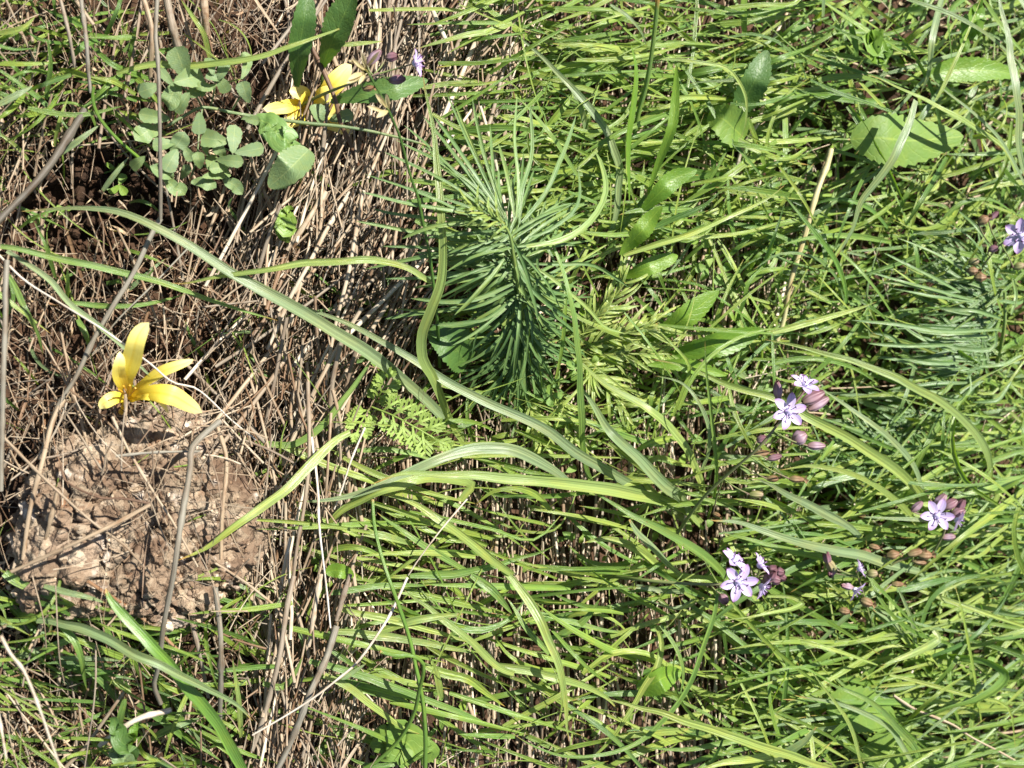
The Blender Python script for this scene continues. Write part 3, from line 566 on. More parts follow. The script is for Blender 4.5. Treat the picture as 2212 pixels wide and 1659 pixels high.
# ------------------------------------------------------------------ dry stalks and straws
ST = [
 ("thick kinked grey stalk standing in front of the stone", "475,910 447,934 420,960 412,980 410,1005 395,1105 375,1245 355,1344 342,1444 335,1481 347,1519", 13, 'stalk_grey', (4.5,5.2,5.4,4.5,2), .3),
 ("thin grey stalk standing from the top border across the clover", "340,-4 337,75 340,115 340,150 345,250 347,415 347,474", 9, 'stalk_grey', (4,4.6,4.4,3.6), .45),
 ("bent brown-grey stalk running from the soil to the stone's left side", "347,472 330,505 287,590 240,665 200,735 162,815 125,887 87,992", 11, 'stalk_grey', (3.4,3.4,3,2.2), .25),
 ("thick dark stalk slanting at the upper left", "183,238 150,287 112,350 62,410 0,477 -15,492", 17, 'stalk_grey', (2.6,3.4,3.8), .9),
 ("grey stalk standing along the left border", "15,562 13,640 12,665 5,829 2,1060", 12, 'stalk_grey', (4.6,4.8,4), .2),
 ("long whitish straw slanting over the yellow flower to the stone's right", "-4,549 50,602 125,652 225,715 325,785 375,827 425,842 500,910 553,950", 5, 'stalk_white', (3.4,4.4,4.6,3.4), .6),
 ("fine grey straw slanting down left above the yellow flower", "410,532 325,620 250,700 200,765", 4, 'stalk_grey', (2.8,3.2,2.8), .0),
 ("dark brown stem lying across the half-hidden yellow flower", "670,97 695,150 723,220 735,262 753,305 775,360", 10, 'stalk_brown', (3,3.2,2.2), .8),
 ("long pale straw left of the spurge", "785,412 773,485 753,590 728,702 715,765 705,832", 9, 'straw', (2.4,2.8,2.4), .15),
 ("pale straw leaning right, crossing above the arching blade", "755,416 703,495 665,570 628,640 578,755", 10, 'straw', (2.2,2.6,2), .1),
 ("thick pale straw between leaf and thatch left of centre", "703,415 653,495 620,540", 12, 'straw', (2.2,2.4,2), .2),
 ("upright straw beside the pinnate leaf, leftmost of three", "665,825 668,979 660,1079 645,1179 633,1250", 9, 'straw', (3.2,3.4,2.8), .55),
 ("brownish upright straw beside the pinnate leaf, rightmost of three", "715,892 708,1004 700,1120", 7, 'straw', (3,3.2,2.6), .48),
 ("white upright straw right of the stone", "673,944 685,1054 690,1142 703,1256 714,1356", 6, 'stalk_white', (3.2,3.8,3.2), .1),
 ("greyish straw bundle stem leaning left at the bottom", "635,1244 620,1306 603,1419 568,1544 545,1620", 12, 'straw', (2.8,3,2), .6),
 ("thick frayed grey straw leaning left toward the bottom border", "727,1352 703,1419 673,1494 640,1581 600,1662", 15, 'stalk_grey', (3.2,3.4,2.4), .1),
 ("frayed brown straw above the thick grey one", "757,1240 741,1284 726,1340", 10, 'straw', (3.2,3.2,3), .7),
 ("pale tan straw standing left of the white one", "693,1240 680,1320 667,1396", 10, 'straw', (2.8,2.8,2.4), .12),
 ("long white straw bowed across the tube leaf to lower left", "880,1247 843,1326 813,1374 773,1431 723,1474 678,1509 615,1546 545,1588", 6, 'stalk_white', (4.6,4.6,4.2,3.4), .4),
 ("fine white straw standing below the pinnate leaf", "788,924 760,994 738,1054 722,1100", 5, 'stalk_white', (3,3.4,3), .7),
 ("fine white straw leaning right below the horizontal blades", "1009,1078 953,1142 903,1212 882,1243", 4, 'stalk_white', (4.2,4.4,4), .9),
 ("pale straw lying diagonally over the top of the stone", "242,900 275,970 325,1055 375,1130 427,1224", 7, 'straw', (3.9,4.0,4.0,3.6), .2),
 ("brownish straw lying diagonally over the stone's left half", "10,947 100,1035 200,1127 270,1180 330,1245", 7, 'straw', (3.0,4.1,4.1,3.6), .5),
 ("tan bent straw across the stone, its lower arm", "325,1090 250,1130 150,1177 25,1235", 9, 'straw', (4.5,4.3,3.5), .42),
 ("dark thin upper arm of the bent straw on the stone", "325,1088 262,1077 212,1072 142,1037 132,1005", 6, 'stalk_brown', (4.5,4.4,3.9), .9),
 ("short upright straw piece below the yellow flower", "270,842 271,880 271,917", 7, 'straw', (3.4,4.2,4.0), .5),
 ("grey flattened straw lying level on the stone", "250,985 337,980 432,975", 7, 'stalk_grey', (4.2,4.3,4.3), .0),
 ("pinkish straw standing along the stone's right side", "470,922 490,992 482,1105 477,1208", 9, 'straw', (3.2,4,3.8), .44),
 ("thick tan straw along the stone's left side", "155,829 120,904 92,992 62,1105 50,1208", 11, 'straw', (2.6,3,2.6), .38),
 ("tan straw leaning on the stone's lower left", "125,1055 100,1155 80,1210", 9, 'straw', (3.6,3.2,2.4), .42),
 ("upright grey-brown stalk with a forked top below the stone", "465,1269 475,1369 477,1469 475,1560", 12, 'stalk_grey', (3.6,3.6,2), .35),
 ("brownish stalk bent beside the forked one", "395,1289 412,1340 430,1414 450,1506", 9, 'straw', (2.6,2.8,2), .66),
 ("hair-thin straw hanging at lower left, longest", "207,1394 205,1494 182,1665", 4, 'straw', (3.8,4.2,3.6), .6),
 ("hair-thin straw hanging below the stone's left corner", "70,1244 97,1344 100,1400", 3, 'straw', (3.8,4,3.4), .5),
 ("hair-thin straw hanging over the hairy horizontal blade", "120,1264 130,1419 140,1480", 3, 'straw', (4,4,3.4), .55),
 ("curled pale flattened straw near the bottom left", "370,1534 300,1551 250,1581 215,1611", 12, 'stalk_white', (3,3,2.4), .8),
 ("brown straw slanting under the vivid thick blade", "190,1256 300,1331 384,1403", 8, 'stalk_brown', (3.6,2.8,2.2), .1),
 ("blurred grey straw close to the lens at the lower left border", "2,1374 22,1410 50,1449 87,1531 112,1606 134,1668", 7, 'stalk_white', (8.5,9,9), .95),
 ("second blurred straw at the very corner of the left border", "-6,1530 4,1580 14,1640", 6, 'stalk_white', (8,8.5), .9),
 ("thin stalk at the top left, leftmost of the upright ones", "130,-4 147,70 162,145", 8, 'straw', (3,3.2,2.6), .6),
 ("grey stalk with a bright side, second upright from the top left", "175,-4 185,87 192,155 196,200", 9, 'stalk_grey', (3.2,3.4,2.8), .1),
 ("tan stalk left of the thin grey one at the top border", "310,-4 325,62 327,155 325,170", 11, 'straw', (3,3,2.2), .45),
 ("wide frayed grey-tan stalk at the top border", "360,-4 382,87 398,140", 17, 'straw', (2.8,2.8,2), .58),
 ("smooth tan stalk at the top border above the clover stem", "440,-4 444,40 446,72", 15, 'straw', (2.8,2.8,2.4), .4),
 ("pale thick stalk with a brown joint left of the second spurge", "1795,322 1790,345 1784,362 1767,415 1739,512 1728,530 1704,615 1690,690 1670,757", 12, 'stalk_pale', (4.2,4.2,3.6,2.6), .75),
 ("white straw slanting to the lower right corner", "1930,1502 1975,1530 2021,1549 2060,1566 2096,1589 2159,1622 2220,1658", 6, 'straw', (4.2,4.4,4), .2),
 ("pale straw below the pale round leaf at the top, kinked", "1655,170 1640,250 1600,330 1584,420", 9, 'stalk_white', (2.6,2.8,2), .9),
 ("fine white straw crossing the lower right grass", "1655,1620 1700,1660", 4, 'stalk_white', (3.6,3.6), .5),
 ("pale brown straw lying level in front of the upright stem at the top", "1320,308 1390,285 1460,265", 9, 'straw', (2.4,2.6,2.4), .2),
]
for lab, ps, w, mt, z, r in ST:
    stalk(lab, ps, w, mt, z, r=r, knots=3, taper=(1.0, 0.62) if w < 8 else (1.05, 0.85))

# ------------------------------------------------------------------ broad-leaved plants
def leafy(name, label, cat, base, zb, leaves, stems=(), mat='leaf_serrate', group=None, stem_mat='blade_g', part='leaf'):
    b = PX([base[0]], [base[1]], [zb / 100])[0]
    e = empty(name, b, label, cat, group)
    for ps, w, z in stems:
        mb = MB(); add_tube(mb, ps, z, w, taper=(1, 0.8), r=0.4); mb.build('stem', stem_mat, parent=e)
    for L in leaves:
        ps, w, z, shape = L[:4]; kw = dict(fold=0.28, n=46, cross=7, teeth=15, roll=rng.uniform(-0.2, 0.2), twist=rng.uniform(-0.3, 0.3), wav=0.0005)
        mt = mat
        if len(L) > 4:
            kw.update(L[4]); mt = kw.pop('mat', mat)
        mb = MB(); add_blade(mb, ps, tuple(q + (0.7 if base[0] < 1450 else 1.2) for q in z), w * (1.05 if shape == 'lance' else 1.2), shape, **kw); mb.build(part, mt, parent=e)
    return e
leafy('toothed_leaf_plant', 'plant with toothed leaves on a stem right of the spurge tip', 'plant', (1291, 567), 1.5,
      [("1358,432 1358,300 1366,225 1371,150 1363,95", 19, (3.4,4.4,5), 'lance', dict(roll=0.5)),
       ("1398,420 1431,332 1453,262 1461,200 1459,138", 20, (3.4,4.6,5.2), 'lance', dict(roll=-0.4)),
       ("1385,458 1420,420 1460,385 1504,368", 40, (3.2,4,4.2), 'lance', dict(mat='leaf_serrate')),
       ("1340,552 1366,520 1393,490 1429,446", 38, (2.8,3.6,4), 'lance')],
      [("1291,567 1326,522 1363,465 1401,415", 10, (1.5,2.6,3.6))])
leafy('toothed_leaf_plant', 'low rosette of toothed leaves beneath the thin pale sprigs', 'plant', (1345, 745), 1.0,
      [("1345,600 1370,590 1406,575 1465,552", 36, (2,2.8,2.8), 'lance'),
       ("1400,745 1426,727 1493,675 1555,628", 50, (1.6,2.8,3.2), 'lance', dict(curl=0.3)),
       ("1440,768 1500,755 1581,735 1649,711", 52, (1.8,3,3.4), 'lance', dict(roll=0.3)),
       ("1400,788 1450,787 1500,793 1568,811", 28, (2,2.6,2.4), 'lance')], (), 'leaf_serrate')
leafy('toothed_leaf_plant', 'plant with three long toothed dark leaves at the top left of centre', 'plant', (690, 210), 1.2,
      [("640,188 645,120 655,50 664,-30", 50, (2.2,3.6,4.2,4.4), 'lance', dict(roll=0.1)),
       ("698,142 708,112 735,50 770,-25", 64, (2.4,3.6,4.2,4.6), 'lance', dict(roll=-0.2)),
       ("716,219 770,206 850,193 925,172", 50, (2.2,3,3.4,3.2), 'lance', dict(roll=-0.15))],
      [("690,215 695,180 698,142", 7, (1.2,2,2.4))], 'leaf_dark')
leafy('puckered_leaf', 'single small puckered bright leaf at the bottom below the squill', 'leaf', (1380, 1490), 2.4,
      [("1380,1492 1410,1475 1440,1462 1472,1452", 44, (2.4,3,2.6), 'ovate', dict(teeth=11, fold=0.35))])
leafy('broad_leaf', 'dark broad leaf hidden under the spurge and the S-curved blade', 'leaf', (1010, 790), 1.0,
      [("1010,790 990,760 965,735 920,715", 75, (1.2,2.2,2.4), 'ovate', dict(mat='leaf_dark', roll=0.2))])
leafy('broad_leaf', 'big crinkled pale leaf at the upper right behind the striped blade', 'leaf', (1684, 300), 2.0,
      [("1834,302 1880,300 1960,302 2076,296", 92, (3.2,3.8,4,3.6), 'ovate', dict(teeth=11, fold=-0.1, wav=0.002, cross=11))],
      [("1684,300 1760,300 1838,302", 7, (2,2.8,3.2))], 'leaf_pale')
leafy('broad_leaf', 'rounded pale leaf with blunt teeth beside a hooked blade at the top', 'leaf', (1600, 300), 2.0,
      [("1606,300 1590,280 1560,258 1530,250", 66, (2.2,2.8,2.8,2.2), 'ovate', dict(teeth=9))], (), 'leaf_pale')
leafy('broad_leaf', 'dark leaf standing right of the rounded pale leaf', 'leaf', (1600, 235), 2.0,
      [("1596,245 1620,195 1640,150 1660,108", 50, (2,2.8,3), 'ovate', dict(teeth=10))], (), 'leaf_dark')
leafy('broad_leaf', 'bright oblong leaf close to the upper right border', 'leaf', (2010, 160), 3.0,
      [("2005,163 2060,152 2124,152 2197,162", 44, (3.4,4,4), 'ovate', dict(teeth=16))], (), 'leaf_serrate')
leafy('broad_leaf', 'bright narrow leaf behind the slim shoot at the top right', 'leaf', (2070, 120), 3.0,
      [("2075,115 2090,80 2105,40 2115,0", 48, (3,4,4.4), 'lance', dict(teeth=0))], (), 'leaf_serrate')
leafy('broad_leaf', 'round pale leaf near the bottom border at lower right', 'leaf', (1780, 1560), 1.6,
      [("1786,1520 1830,1525 1880,1540 1935,1560", 80, (2.6,3,2.8), 'ovate', dict(teeth=12, fold=0.05))], (), 'leaf_pale')
leafy('broad_leaf', 'pale leaf half cut by the bottom border at lower right', 'leaf', (1880, 1660), 1.8,
      [("1870,1645 1910,1625 1950,1640 1990,1690", 85, (2.2,2.6,2.2), 'ovate', dict(teeth=10, fold=0.05))], (), 'leaf_pale')
leafy('broad_leaf', 'round green leaf at the bottom border behind the tube leaves', 'leaf', (860, 1620), 1.2,
      [("805,1600 840,1600 880,1615 940,1650", 75, (1.4,1.8,1.6), 'ovate', dict(teeth=0, fold=0.05))], (), 'leaf_pale')
leafy('broad_leaf', 'small crinkled leaf among straws right of the stone', 'leaf', (735, 1240), 1.4,
      [("704,1238 725,1232 745,1236 765,1246", 26, (2.2,2.4,2.2), 'ovate', dict(teeth=9))], (), 'leaf_serrate')
leafy('broad_leaf', 'oval finely toothed grey-green leaf below the clover patch', 'leaf', (585, 400), 1.6,
      [("668,322 645,345 618,372 581,404", 58, (2.6,3,2.4), 'ovate', dict(teeth=14, roll=0.1))], (), 'clover')
leafy('broad_leaf', 'pale broad leaf under the half-hidden yellow flower', 'leaf', (570, 270), 1.6,
      [("557,262 580,272 610,300 645,335", 48, (2,2.8,2.2), 'ovate', dict(teeth=0, curl=0.4))], (), 'clover_small')
leafy('broad_leaf', 'rounded shaded leaf among straws left of centre', 'leaf', (620, 500), 1.0,
      [("618,515 616,495 620,475 626,452", 36, (1.4,2,1.8), 'ovate', dict(teeth=0))], (), 'clover_small')
leafy('broad_leaf', 'folded green leaf at the bottom left below the curled straw', 'leaf', (262, 1610), 1.6,
      [("284,1655 275,1615 255,1580 238,1552", 34, (1.8,2.6,2.8), 'ovate', dict(teeth=0, fold=0.25, mat='leaf_dark')),
       ("285,1650 270,1640 258,1630 240,1612", 26, (2,2.2,2.2), 'ovate', dict(teeth=0, mat='clover')),
       ("278,1612 286,1590 297,1560", 16, (1.8,2.4,2.6), 'ovate', dict(teeth=0))], (), 'leaf_serrate')
leafy('broad_leaf', 'bright yellowish folded leaf near the top right border', 'leaf', (1900, 130), 3.0,
      [("1903,128 1890,100 1893,80 1899,64", 44, (3.8,4.4,4.4), 'ovate', dict(teeth=0, fold=0.5)),
       ("1900,126 1912,112 1924,104", 22, (3.8,4.2,4.2), 'ovate', dict(teeth=0))], (), 'leaf_serrate')

# clover / medick
def clover(name, label, base, zb, leaflets, stems, mat='clover', group=None):
    b = PX([base[0]], [base[1]], [zb / 100])[0]
    e = empty(name, b, label, 'clover', group)
    for ps, w, z in stems:
        mb = MB(); add_tube(mb, ps, z, w, r=0.4, sides=6); mb.build('stem', 'blade_b', parent=e)
    for (x, y, a, c, ang, z) in leaflets:
        d = np.array([math.cos(R(ang)), -math.sin(R(ang))])
        ps = [np.array([x, y]) + d * a * t for t in (-1.2, -0.3, 0.45, 1.3)]
        t1 = rng.uniform(-0.35, 0.35); mb = MB()
        add_blade(mb, np.array(ps), (z + 0.4 - t1, z + 0.5, z + 0.4 + t1), 2.45 * c, 'obov', n=16, cross=7, fold=rng.uniform(0.0, 0.35), roll=rng.uniform(-0.4, 0.4), teeth=rng.choice([0, 6]))
        mb.build('leaflet', mat, parent=e)
    return e
clover('clover_plant', 'grey-green clover with big rounded leaflets crossed by the thin grey stalk', (430, 235), 1.0, [
 (392,138,30,26,110,3.0),(405,170,26,24,15,2.9),(322,192,19,17,200,2.8),(360,168,20,10,130,3.1),(372,202,26,20,250,2.7),(420,200,20,17,20,2.6),
 (457,142,17,13,105,3.2),(478,155,17,13,60,3.3),(462,168,14,11,160,3.2),(480,180,18,14,300,3.1),(447,186,18,12,180,3.0),(530,200,20,16,110,3.0),
 (395,220,21,17,235,2.7),(522,128,18,11,15,2.8),(530,150,18,9,70,2.8),(430,265,20,16,270,2.4),(540,258,16,10,350,2.4)],
 [("553,252 500,243 437,232 395,252 355,276",7,(2.2,2.4,2.2)),("437,232 420,205 385,185",4,(2.2,2.6,2.8)),("455,232 462,200 466,165",4,(2.2,2.8,3.1)),("500,240 515,215 528,200",4,(2.2,2.6,2.9)),
  ("553,122 480,136 410,144",8,(2.6,2.8,2.6))])
clover('clover_plant', 'lower clover clump of many oval leaflets on the shaded straw', (430, 330), 0.6, [
 (335,252,28,16,170,2.2),(322,282,24,20,200,1.9),(465,302,24,20,170,2.6),(505,302,25,17,85,2.7),(385,312,22,18,60,2.3),(355,312,20,17,190,2.3),
 (370,345,22,19,240,2.4),(495,347,24,14,355,2.6),(537,325,26,15,10,2.7),(430,347,15,13,100,2.3),(477,327,16,13,120,2.5),(455,352,15,12,80,2.2),
 (475,362,18,12,190,2.3),(357,376,20,17,160,2.2),(465,378,25,13,10,2.1),(375,402,22,17,330,2.0),(435,396,24,15,350,2.0),(405,330,16,11,300,2.0),
 (445,320,14,10,100,2.1),(400,372,14,10,60,1.8),(688,248,19,18,110,2.4),(736,253,22,14,15,2.4),(500,395,18,14,320,1.8),(300,350,16,12,220,1.6)],
 [("437,235 430,290 425,340 410,390",4,(1.6,1.8,1.6)),("425,300 470,315 510,330",3,(1.6,2.2,2.4)),("425,330 390,330 360,330",3,(1.6,2,2.1)),("425,340 450,365 470,375",3,(1.5,1.9,2))])

# ------------------------------------------------------------------ narrow-leaved spurges
def spurge(label, base, stem, sw, sz, leaves, name='spurge_plant'):
    b = PX([base[0]], [base[1]], [sz[0] / 100])[0]
    e = empty(name, b, label, 'spurge')
    mb = MB(); add_tube(mb, stem, sz, sw, sides=8, taper=(1, 0.6), r=0.8); mb.build('stem', 'spurge', parent=e)
    for ps, w, z, r in leaves:
        mb = MB(); add_blade(mb, ps, z, w * rng.uniform(.64, .9), 'needle', n=14, cross=5, fold=0.45, r=r, roll=rng.uniform(-0.5, 0.5), twist=rng.uniform(-0.5, 0.5)); mb.build('leaf', 'spurge', parent=e)
    return e
def arc(x, y, ang, L, bend):
    out = [(x, y)]
    for k in range(4):
        a = R(ang + bend * (k + 0.5) / 4); x += math.cos(a) * L / 4; y -= math.sin(a) * L / 4; out.append((x, y))
    return np.array(out)
LV = []
for ps, w, z in [
 ("1078,477 1003,460 878,440 783,414",11,(6.6,6.4,6)),("1065,487 960,474 853,462 802,450",10,(6.4,6,5.6)),("1043,485 985,482 928,490 867,516",10,(6.6,6.6,6)),
 ("1078,497 978,507 909,516",10,(6.4,6,5.6)),("1070,505 960,503 878,497 767,477",11,(6,5.6,5.2)),("1103,520 1003,545 903,557 784,581",11,(6,5.6,4.6)),
 ("1106,535 1028,555 964,586",11,(6.2,6,5.6)),("1090,575 1000,592 928,600 832,600",10,(5.4,5,4.4)),("1098,590 978,612 889,623",10,(5.2,4.8,4.2)),
 ("1106,610 1028,645 953,652 888,640",11,(5.2,5,4.4)),("1106,622 1040,657 974,671",11,(5,4.8,4.4)),("1092,560 1060,600 1028,635 982,684",11,(5.8,5.8,5.6)),
 ("1110,640 1053,687 1000,697 930,704",10,(4.6,4.4,3.8)),("1098,660 1028,700 948,706",10,(4.4,4.2,3.6)),("1080,640 1015,662 930,672 857,665",10,(4,3.6,3)),
 ("1070,650 978,667 878,680 829,691",10,(3.8,3.4,2.8)),("1080,545 980,542 915,535 824,532",10,(4.6,4.2,3.6)),("1080,560 970,548 890,545",9,(4.4,4,3.6)),
 ("1130,480 1181,410 1215,330 1244,250",11,(6,5.6,5)),("1143,532 1206,522 1256,495 1293,452 1308,405 1298,352 1285,325",15,(6,6,5.4,4.6)),
 ("1140,512 1180,500 1211,480 1243,450 1252,412 1246,366",10,(5.8,5.6,5)),("1156,577 1218,622 1268,665 1306,707 1353,719",10,(5.4,5.4,4.8)),
 ("1140,570 1218,570 1281,572 1331,600 1360,622",8,(5,5,4.4)),("1120,480 1126,412 1150,330 1145,225",10,(6.4,6,5.4)),("1115,470 1118,400 1112,300 1118,205",9,(6.6,6.2,5.6)),
 ("1110,465 1100,400 1082,330 1077,308",9,(6.8,6.6,6)),("1160,560 1160,610 1145,640 1128,652",9,(5.4,5.2,4.6)),("1150,590 1190,640 1225,650",8,(5,4.8,4.4)),
 ("1135,500 1190,455 1240,440 1262,446",8,(5.6,5.4,5))]:
    LV.append((pts(ps), w * 1.1, z, rng.uniform(0.25, 0.8)))
for tx, ty in [(785,376),(830,330),(873,268),(910,247),(938,246),(853,302),(898,382),(913,312),(945,287),(963,197),(983,229),(1018,211),(1058,270),(868,400),(930,345),(990,330),(1030,300)]:
    bx, by = 1085 + rng.uniform(-14, 12), 478 + rng.uniform(-18, 18)
    mx, my = (bx*0.5 + tx*0.5) + rng.uniform(-6, 10), (by*0.5 + ty*0.5) - rng.uniform(0, 12)
    LV.append((np.array([(bx, by), (mx, my), (tx, ty)]), rng.uniform(8, 11), (6.6, 6.4, 5.6), rng.uniform(0.3, 0.8)))
for k in range(16):        # pale growing tip
    t = k / 15; x, y = 1095 - 70*t, 488 - 42*t
    a = 150 + rng.uniform(-62, 62)
    LV.append((arc(x, y, a, rng.uniform(35, 85) * (1.1 - 0.4*t), rng.uniform(-35, 35)), rng.uniform(6, 9), (6.8 + 0.5*t, 7.2 + 0.5*t, 7 + 0.4*t), rng.uniform(0.78, 0.95)))
for k in range(95):        # leaves all round the upper stem
    t = rng.random(); x, y = 1098 + 22*t + rng.uniform(-8, 8), 495 + 150*t
    a = rng.choice([rng.normal(178, 24), rng.normal(200, 30), rng.uniform(-60, 80), rng.normal(60, 25)])
    zz = 5.9 - 1.6*t
    LV.append((arc(x, y, a, rng.uniform(120, 200), rng.uniform(-35, 35)), rng.uniform(8, 10.5), (zz, zz + rng.uniform(-.5, .2), zz - rng.uniform(.2, 1.6)), rng.uniform(0.15, 0.8)))
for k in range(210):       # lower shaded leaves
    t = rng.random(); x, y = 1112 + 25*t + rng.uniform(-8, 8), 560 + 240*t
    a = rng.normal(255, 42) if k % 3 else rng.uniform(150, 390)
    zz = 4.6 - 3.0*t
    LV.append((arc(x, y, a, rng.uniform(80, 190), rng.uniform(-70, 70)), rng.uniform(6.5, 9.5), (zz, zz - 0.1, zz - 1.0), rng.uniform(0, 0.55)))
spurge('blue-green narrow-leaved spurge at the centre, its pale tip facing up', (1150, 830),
       "1150,830 1138,740 1122,640 1110,560 1098,500 1060,460 1040,448", 10, (0.4,1.8,3.2,4.6,5.8,6.5,6.8), LV)
LV = []
for ps, w, z in [
 ("2096,595 2034,555 1936,512",10,(5,5,4.4)),("2075,632 1984,585 1908,549",10,(5,5,4.4)),("2099,650 2046,635 1959,612 1875,589",11,(5,5,4.4)),
 ("2110,648 2034,632 1960,615 1902,607",10,(4.6,4.6,4)),("2102,652 2010,640 1923,620",10,(5,5,4.4)),("2129,557 2096,515 2050,484",9,(5,5,4.4)),
 ("2138,535 2109,490 2068,456",9,(5,5,4.4)),("2118,560 2071,520 2010,502",9,(4.6,4.6,4)),("2163,688 2109,670 2070,666 2028,668",10,(5.4,5.4,4.8)),
 ("2158,715 2034,715 1934,700 1838,691",11,(5.4,5.4,4.6)),("2140,728 2060,722 1970,714",10,(5,5,4.4)),("2060,745 1984,747 1874,742",11,(4.8,4.8,4.2)),
 ("2150,715 2150,745 2134,757 2059,750 1984,725",10,(5.2,5.2,4.6,4)),("1979,795 1959,782 1890,772",9,(3.6,3.6,3.2)),("2071,783 2009,785 1946,774",10,(4.4,4.4,4)),
 ("2090,795 2050,795 2000,789",9,(4,4,3.6)),("2205,765 2171,787 2112,793",9,(5,5,4.6)),("2185,680 2195,640 2190,600",9,(5,5,4.6)),("2160,650 2200,655 2214,648",9,(5,5,4.8)),
 ("2058,828 2034,847 2005,845",9,(4,4.2,4)),("2098,815 2096,842 2071,861 2020,853",10,(4.6,4.8,4.4)),("2180,825 2159,861 2130,868 2103,868",10,(4.8,5,4.6)),
 ("2042,885 2021,896 1990,884",9,(3.8,4,3.8)),("2095,870 2115,900 2110,915 2075,905",7,(3.6,3.8,3.4)),("2060,760 2000,735 1950,705",9,(4.2,4.2,3.8)),("1960,760 1920,725 1875,715",9,(3.4,3.4,3))]:
    LV.append((pts(ps), w * 1.1, z, rng.uniform(0.2, 0.7)))
for k in range(85):
    t = rng.random(); x, y = 2165 - 60*t + rng.uniform(-20, 20), 600 + 230*t
    LV.append((arc(x, y, rng.normal(175, 40), rng.uniform(120, 190), rng.uniform(-35, 45)), rng.uniform(7, 10), (3.8, 3.6, 3), rng.uniform(0, 0.5)))
spurge('second narrow-leaved spurge at the right border, leaves swept left', (2140, 860), "2140,860 2155,780 2170,700 2170,630", 11, (1,2.6,4.4,5), LV)
LV = []
for k in range(120):
    t = rng.random(); x, y = 2000 - 190*t + rng.uniform(-15, 15), 900 + 120*t + rng.uniform(-30, 30)
    LV.append((arc(x, y, rng.choice([rng.normal(185, 25), rng.normal(320, 30)]), rng.uniform(70, 130), rng.uniform(-60, 60)), rng.uniform(6.5, 9), (2.6, 2.4, 1.8), rng.uniform(0, 0.5)))
spurge('shaded narrow-leaved spurge shoot lying between the second spurge and the squills', (1800, 1030), "1800,1030 1850,1000 1920,950 2010,890", 9, (0.8,1.8,2.4,2.8), LV)
# thin pale sprigs
def sprig(label, base, stem, sz, n, L, spread, group):
    b = PX([base[0]], [base[1]], [sz[0] / 100])[0]; e = empty('thin_leaved_sprig', b, label, 'sprig', group)
    mb = MB(); P = add_tube(mb, stem, sz, 5, sides=6, r=0.6); mb.build('stem', 'sprig', parent=e)
    sp = spline(pts(stem), 60); zz = zprof(60, sz) * 100
    for k in range(n):
        i = rng.integers(3, 60); d = sp[min(i+1, 59)] - sp[i-1]; a = math.degrees(math.atan2(-d[1], d[0]))
        s2 = rng.choice([-1, 1]); mb = MB(); z0 = zz[i]
        add_blade(mb, arc(sp[i, 0], sp[i, 1], a + s2 * rng.uniform(*spread), rng.uniform(*L), -s2 * rng.uniform(0, 35)), (z0, z0 + 0.4, z0 + rng.uniform(-0.3, 0.5)), rng.uniform(5, 8), 'needle', n=8, cross=3, fold=0.4, roll=rng.uniform(-.6, .6))
        mb.build('leaf', 'sprig', parent=e)
for i, (lab, st, sz) in enumerate([
  ('thin-leaved pale sprig right of the spurge, uppermost of the cluster', "1236,760 1275,700 1320,650 1350,610", (1.2,2.4,3.2)),
  ('thin-leaved pale sprig right of the spurge pointing to the toothed rosette', "1240,762 1300,735 1370,715 1420,700", (1.2,2.4,3)),
  ('thin-leaved pale sprig right of the spurge lying level', "1240,765 1310,765 1380,765 1450,765", (1.2,2.2,2.6)),
  ('thin-leaved pale sprig right of the spurge drooping downward', "1235,765 1280,810 1320,850 1350,880", (1.2,2,2.4)),
  ('thin-leaved fine sprig hanging below the spurge, left', "1130,850 1150,890 1165,930 1170,960", (1.2,2,2.2)),
  ('thin-leaved fine sprig hanging below the spurge, right', "1190,840 1215,880 1235,930 1240,960", (1.2,2,2.2))]):
    p0 = pts(st)[0]; sprig(lab, p0, st, sz, 46 if i < 4 else 34, (45, 95) if i < 4 else (30, 60), (18, 55), 'thin-leaved sprigs around the spurge')

# ------------------------------------------------------------------ pinnate leaf
b = PX([803], [879], [0.018])[0]
e = empty('pinnate_leaf_plant', b, 'bright green finely cut parsley-like leaves right of the upright straws', 'plant')
def frond(stem, z, lobes, L):
    mb = MB(); add_tube(mb, stem, z, 4, sides=6, r=0.5); mb.build('leaf_stalk', 'fern', parent=e)
    sp = spline(pts(stem), 50); zz = zprof(50, z) * 100
    for k in range(lobes):
        i = int(8 + 41 * k / (lobes - 1)); d = sp[min(i+1, 49)] - sp[i-1]; a = math.degrees(math.atan2(-d[1], d[0]))
        for s2 in (-1, 1):
            if k == lobes - 1 and s2 == 1: continue
            aa = a if k == lobes - 1 else a + s2 * 58; ll = L * (0.55 + 0.45 * math.sin(math.pi * (0.25 + 0.6 * k / lobes))) * rng.uniform(.9, 1.1)
            mb = MB(); q = arc(sp[i, 0], sp[i, 1], aa, ll, -s2 * 12); rr = rng.random()
            add_blade(mb, q, (zz[i], zz[i] + 0.3, zz[i] + 0.1), 5.5, 'needle', n=8, cross=3, fold=0.1, r=rr)
            for f in (0.3, 0.52, 0.74):
                o = q[0] + (q[-1] - q[0]) * f
                for s3 in (-1, 1):
                    l2 = arc(o[0], o[1], aa + s3 * 46, ll * 0.62 * (1.25 - f), -s3 * 15)
                    add_blade(mb, l2, (zz[i] + 0.15, zz[i] + 0.3), 5.5, 'needle', n=5, cross=3, fold=0.1, r=rr)
                    l3 = arc(*(l2[0] + (l2[-1] - l2[0]) * 0.45), aa + s3 * 90, ll * 0.2, 0)
                    add_blade(mb, l3, (zz[i] + 0.2, zz[i] + 0.25), 4.5, 'needle', n=4, cross=3, fold=0.1, r=rr)
            mb.build('leaflet', 'fern', parent=e)
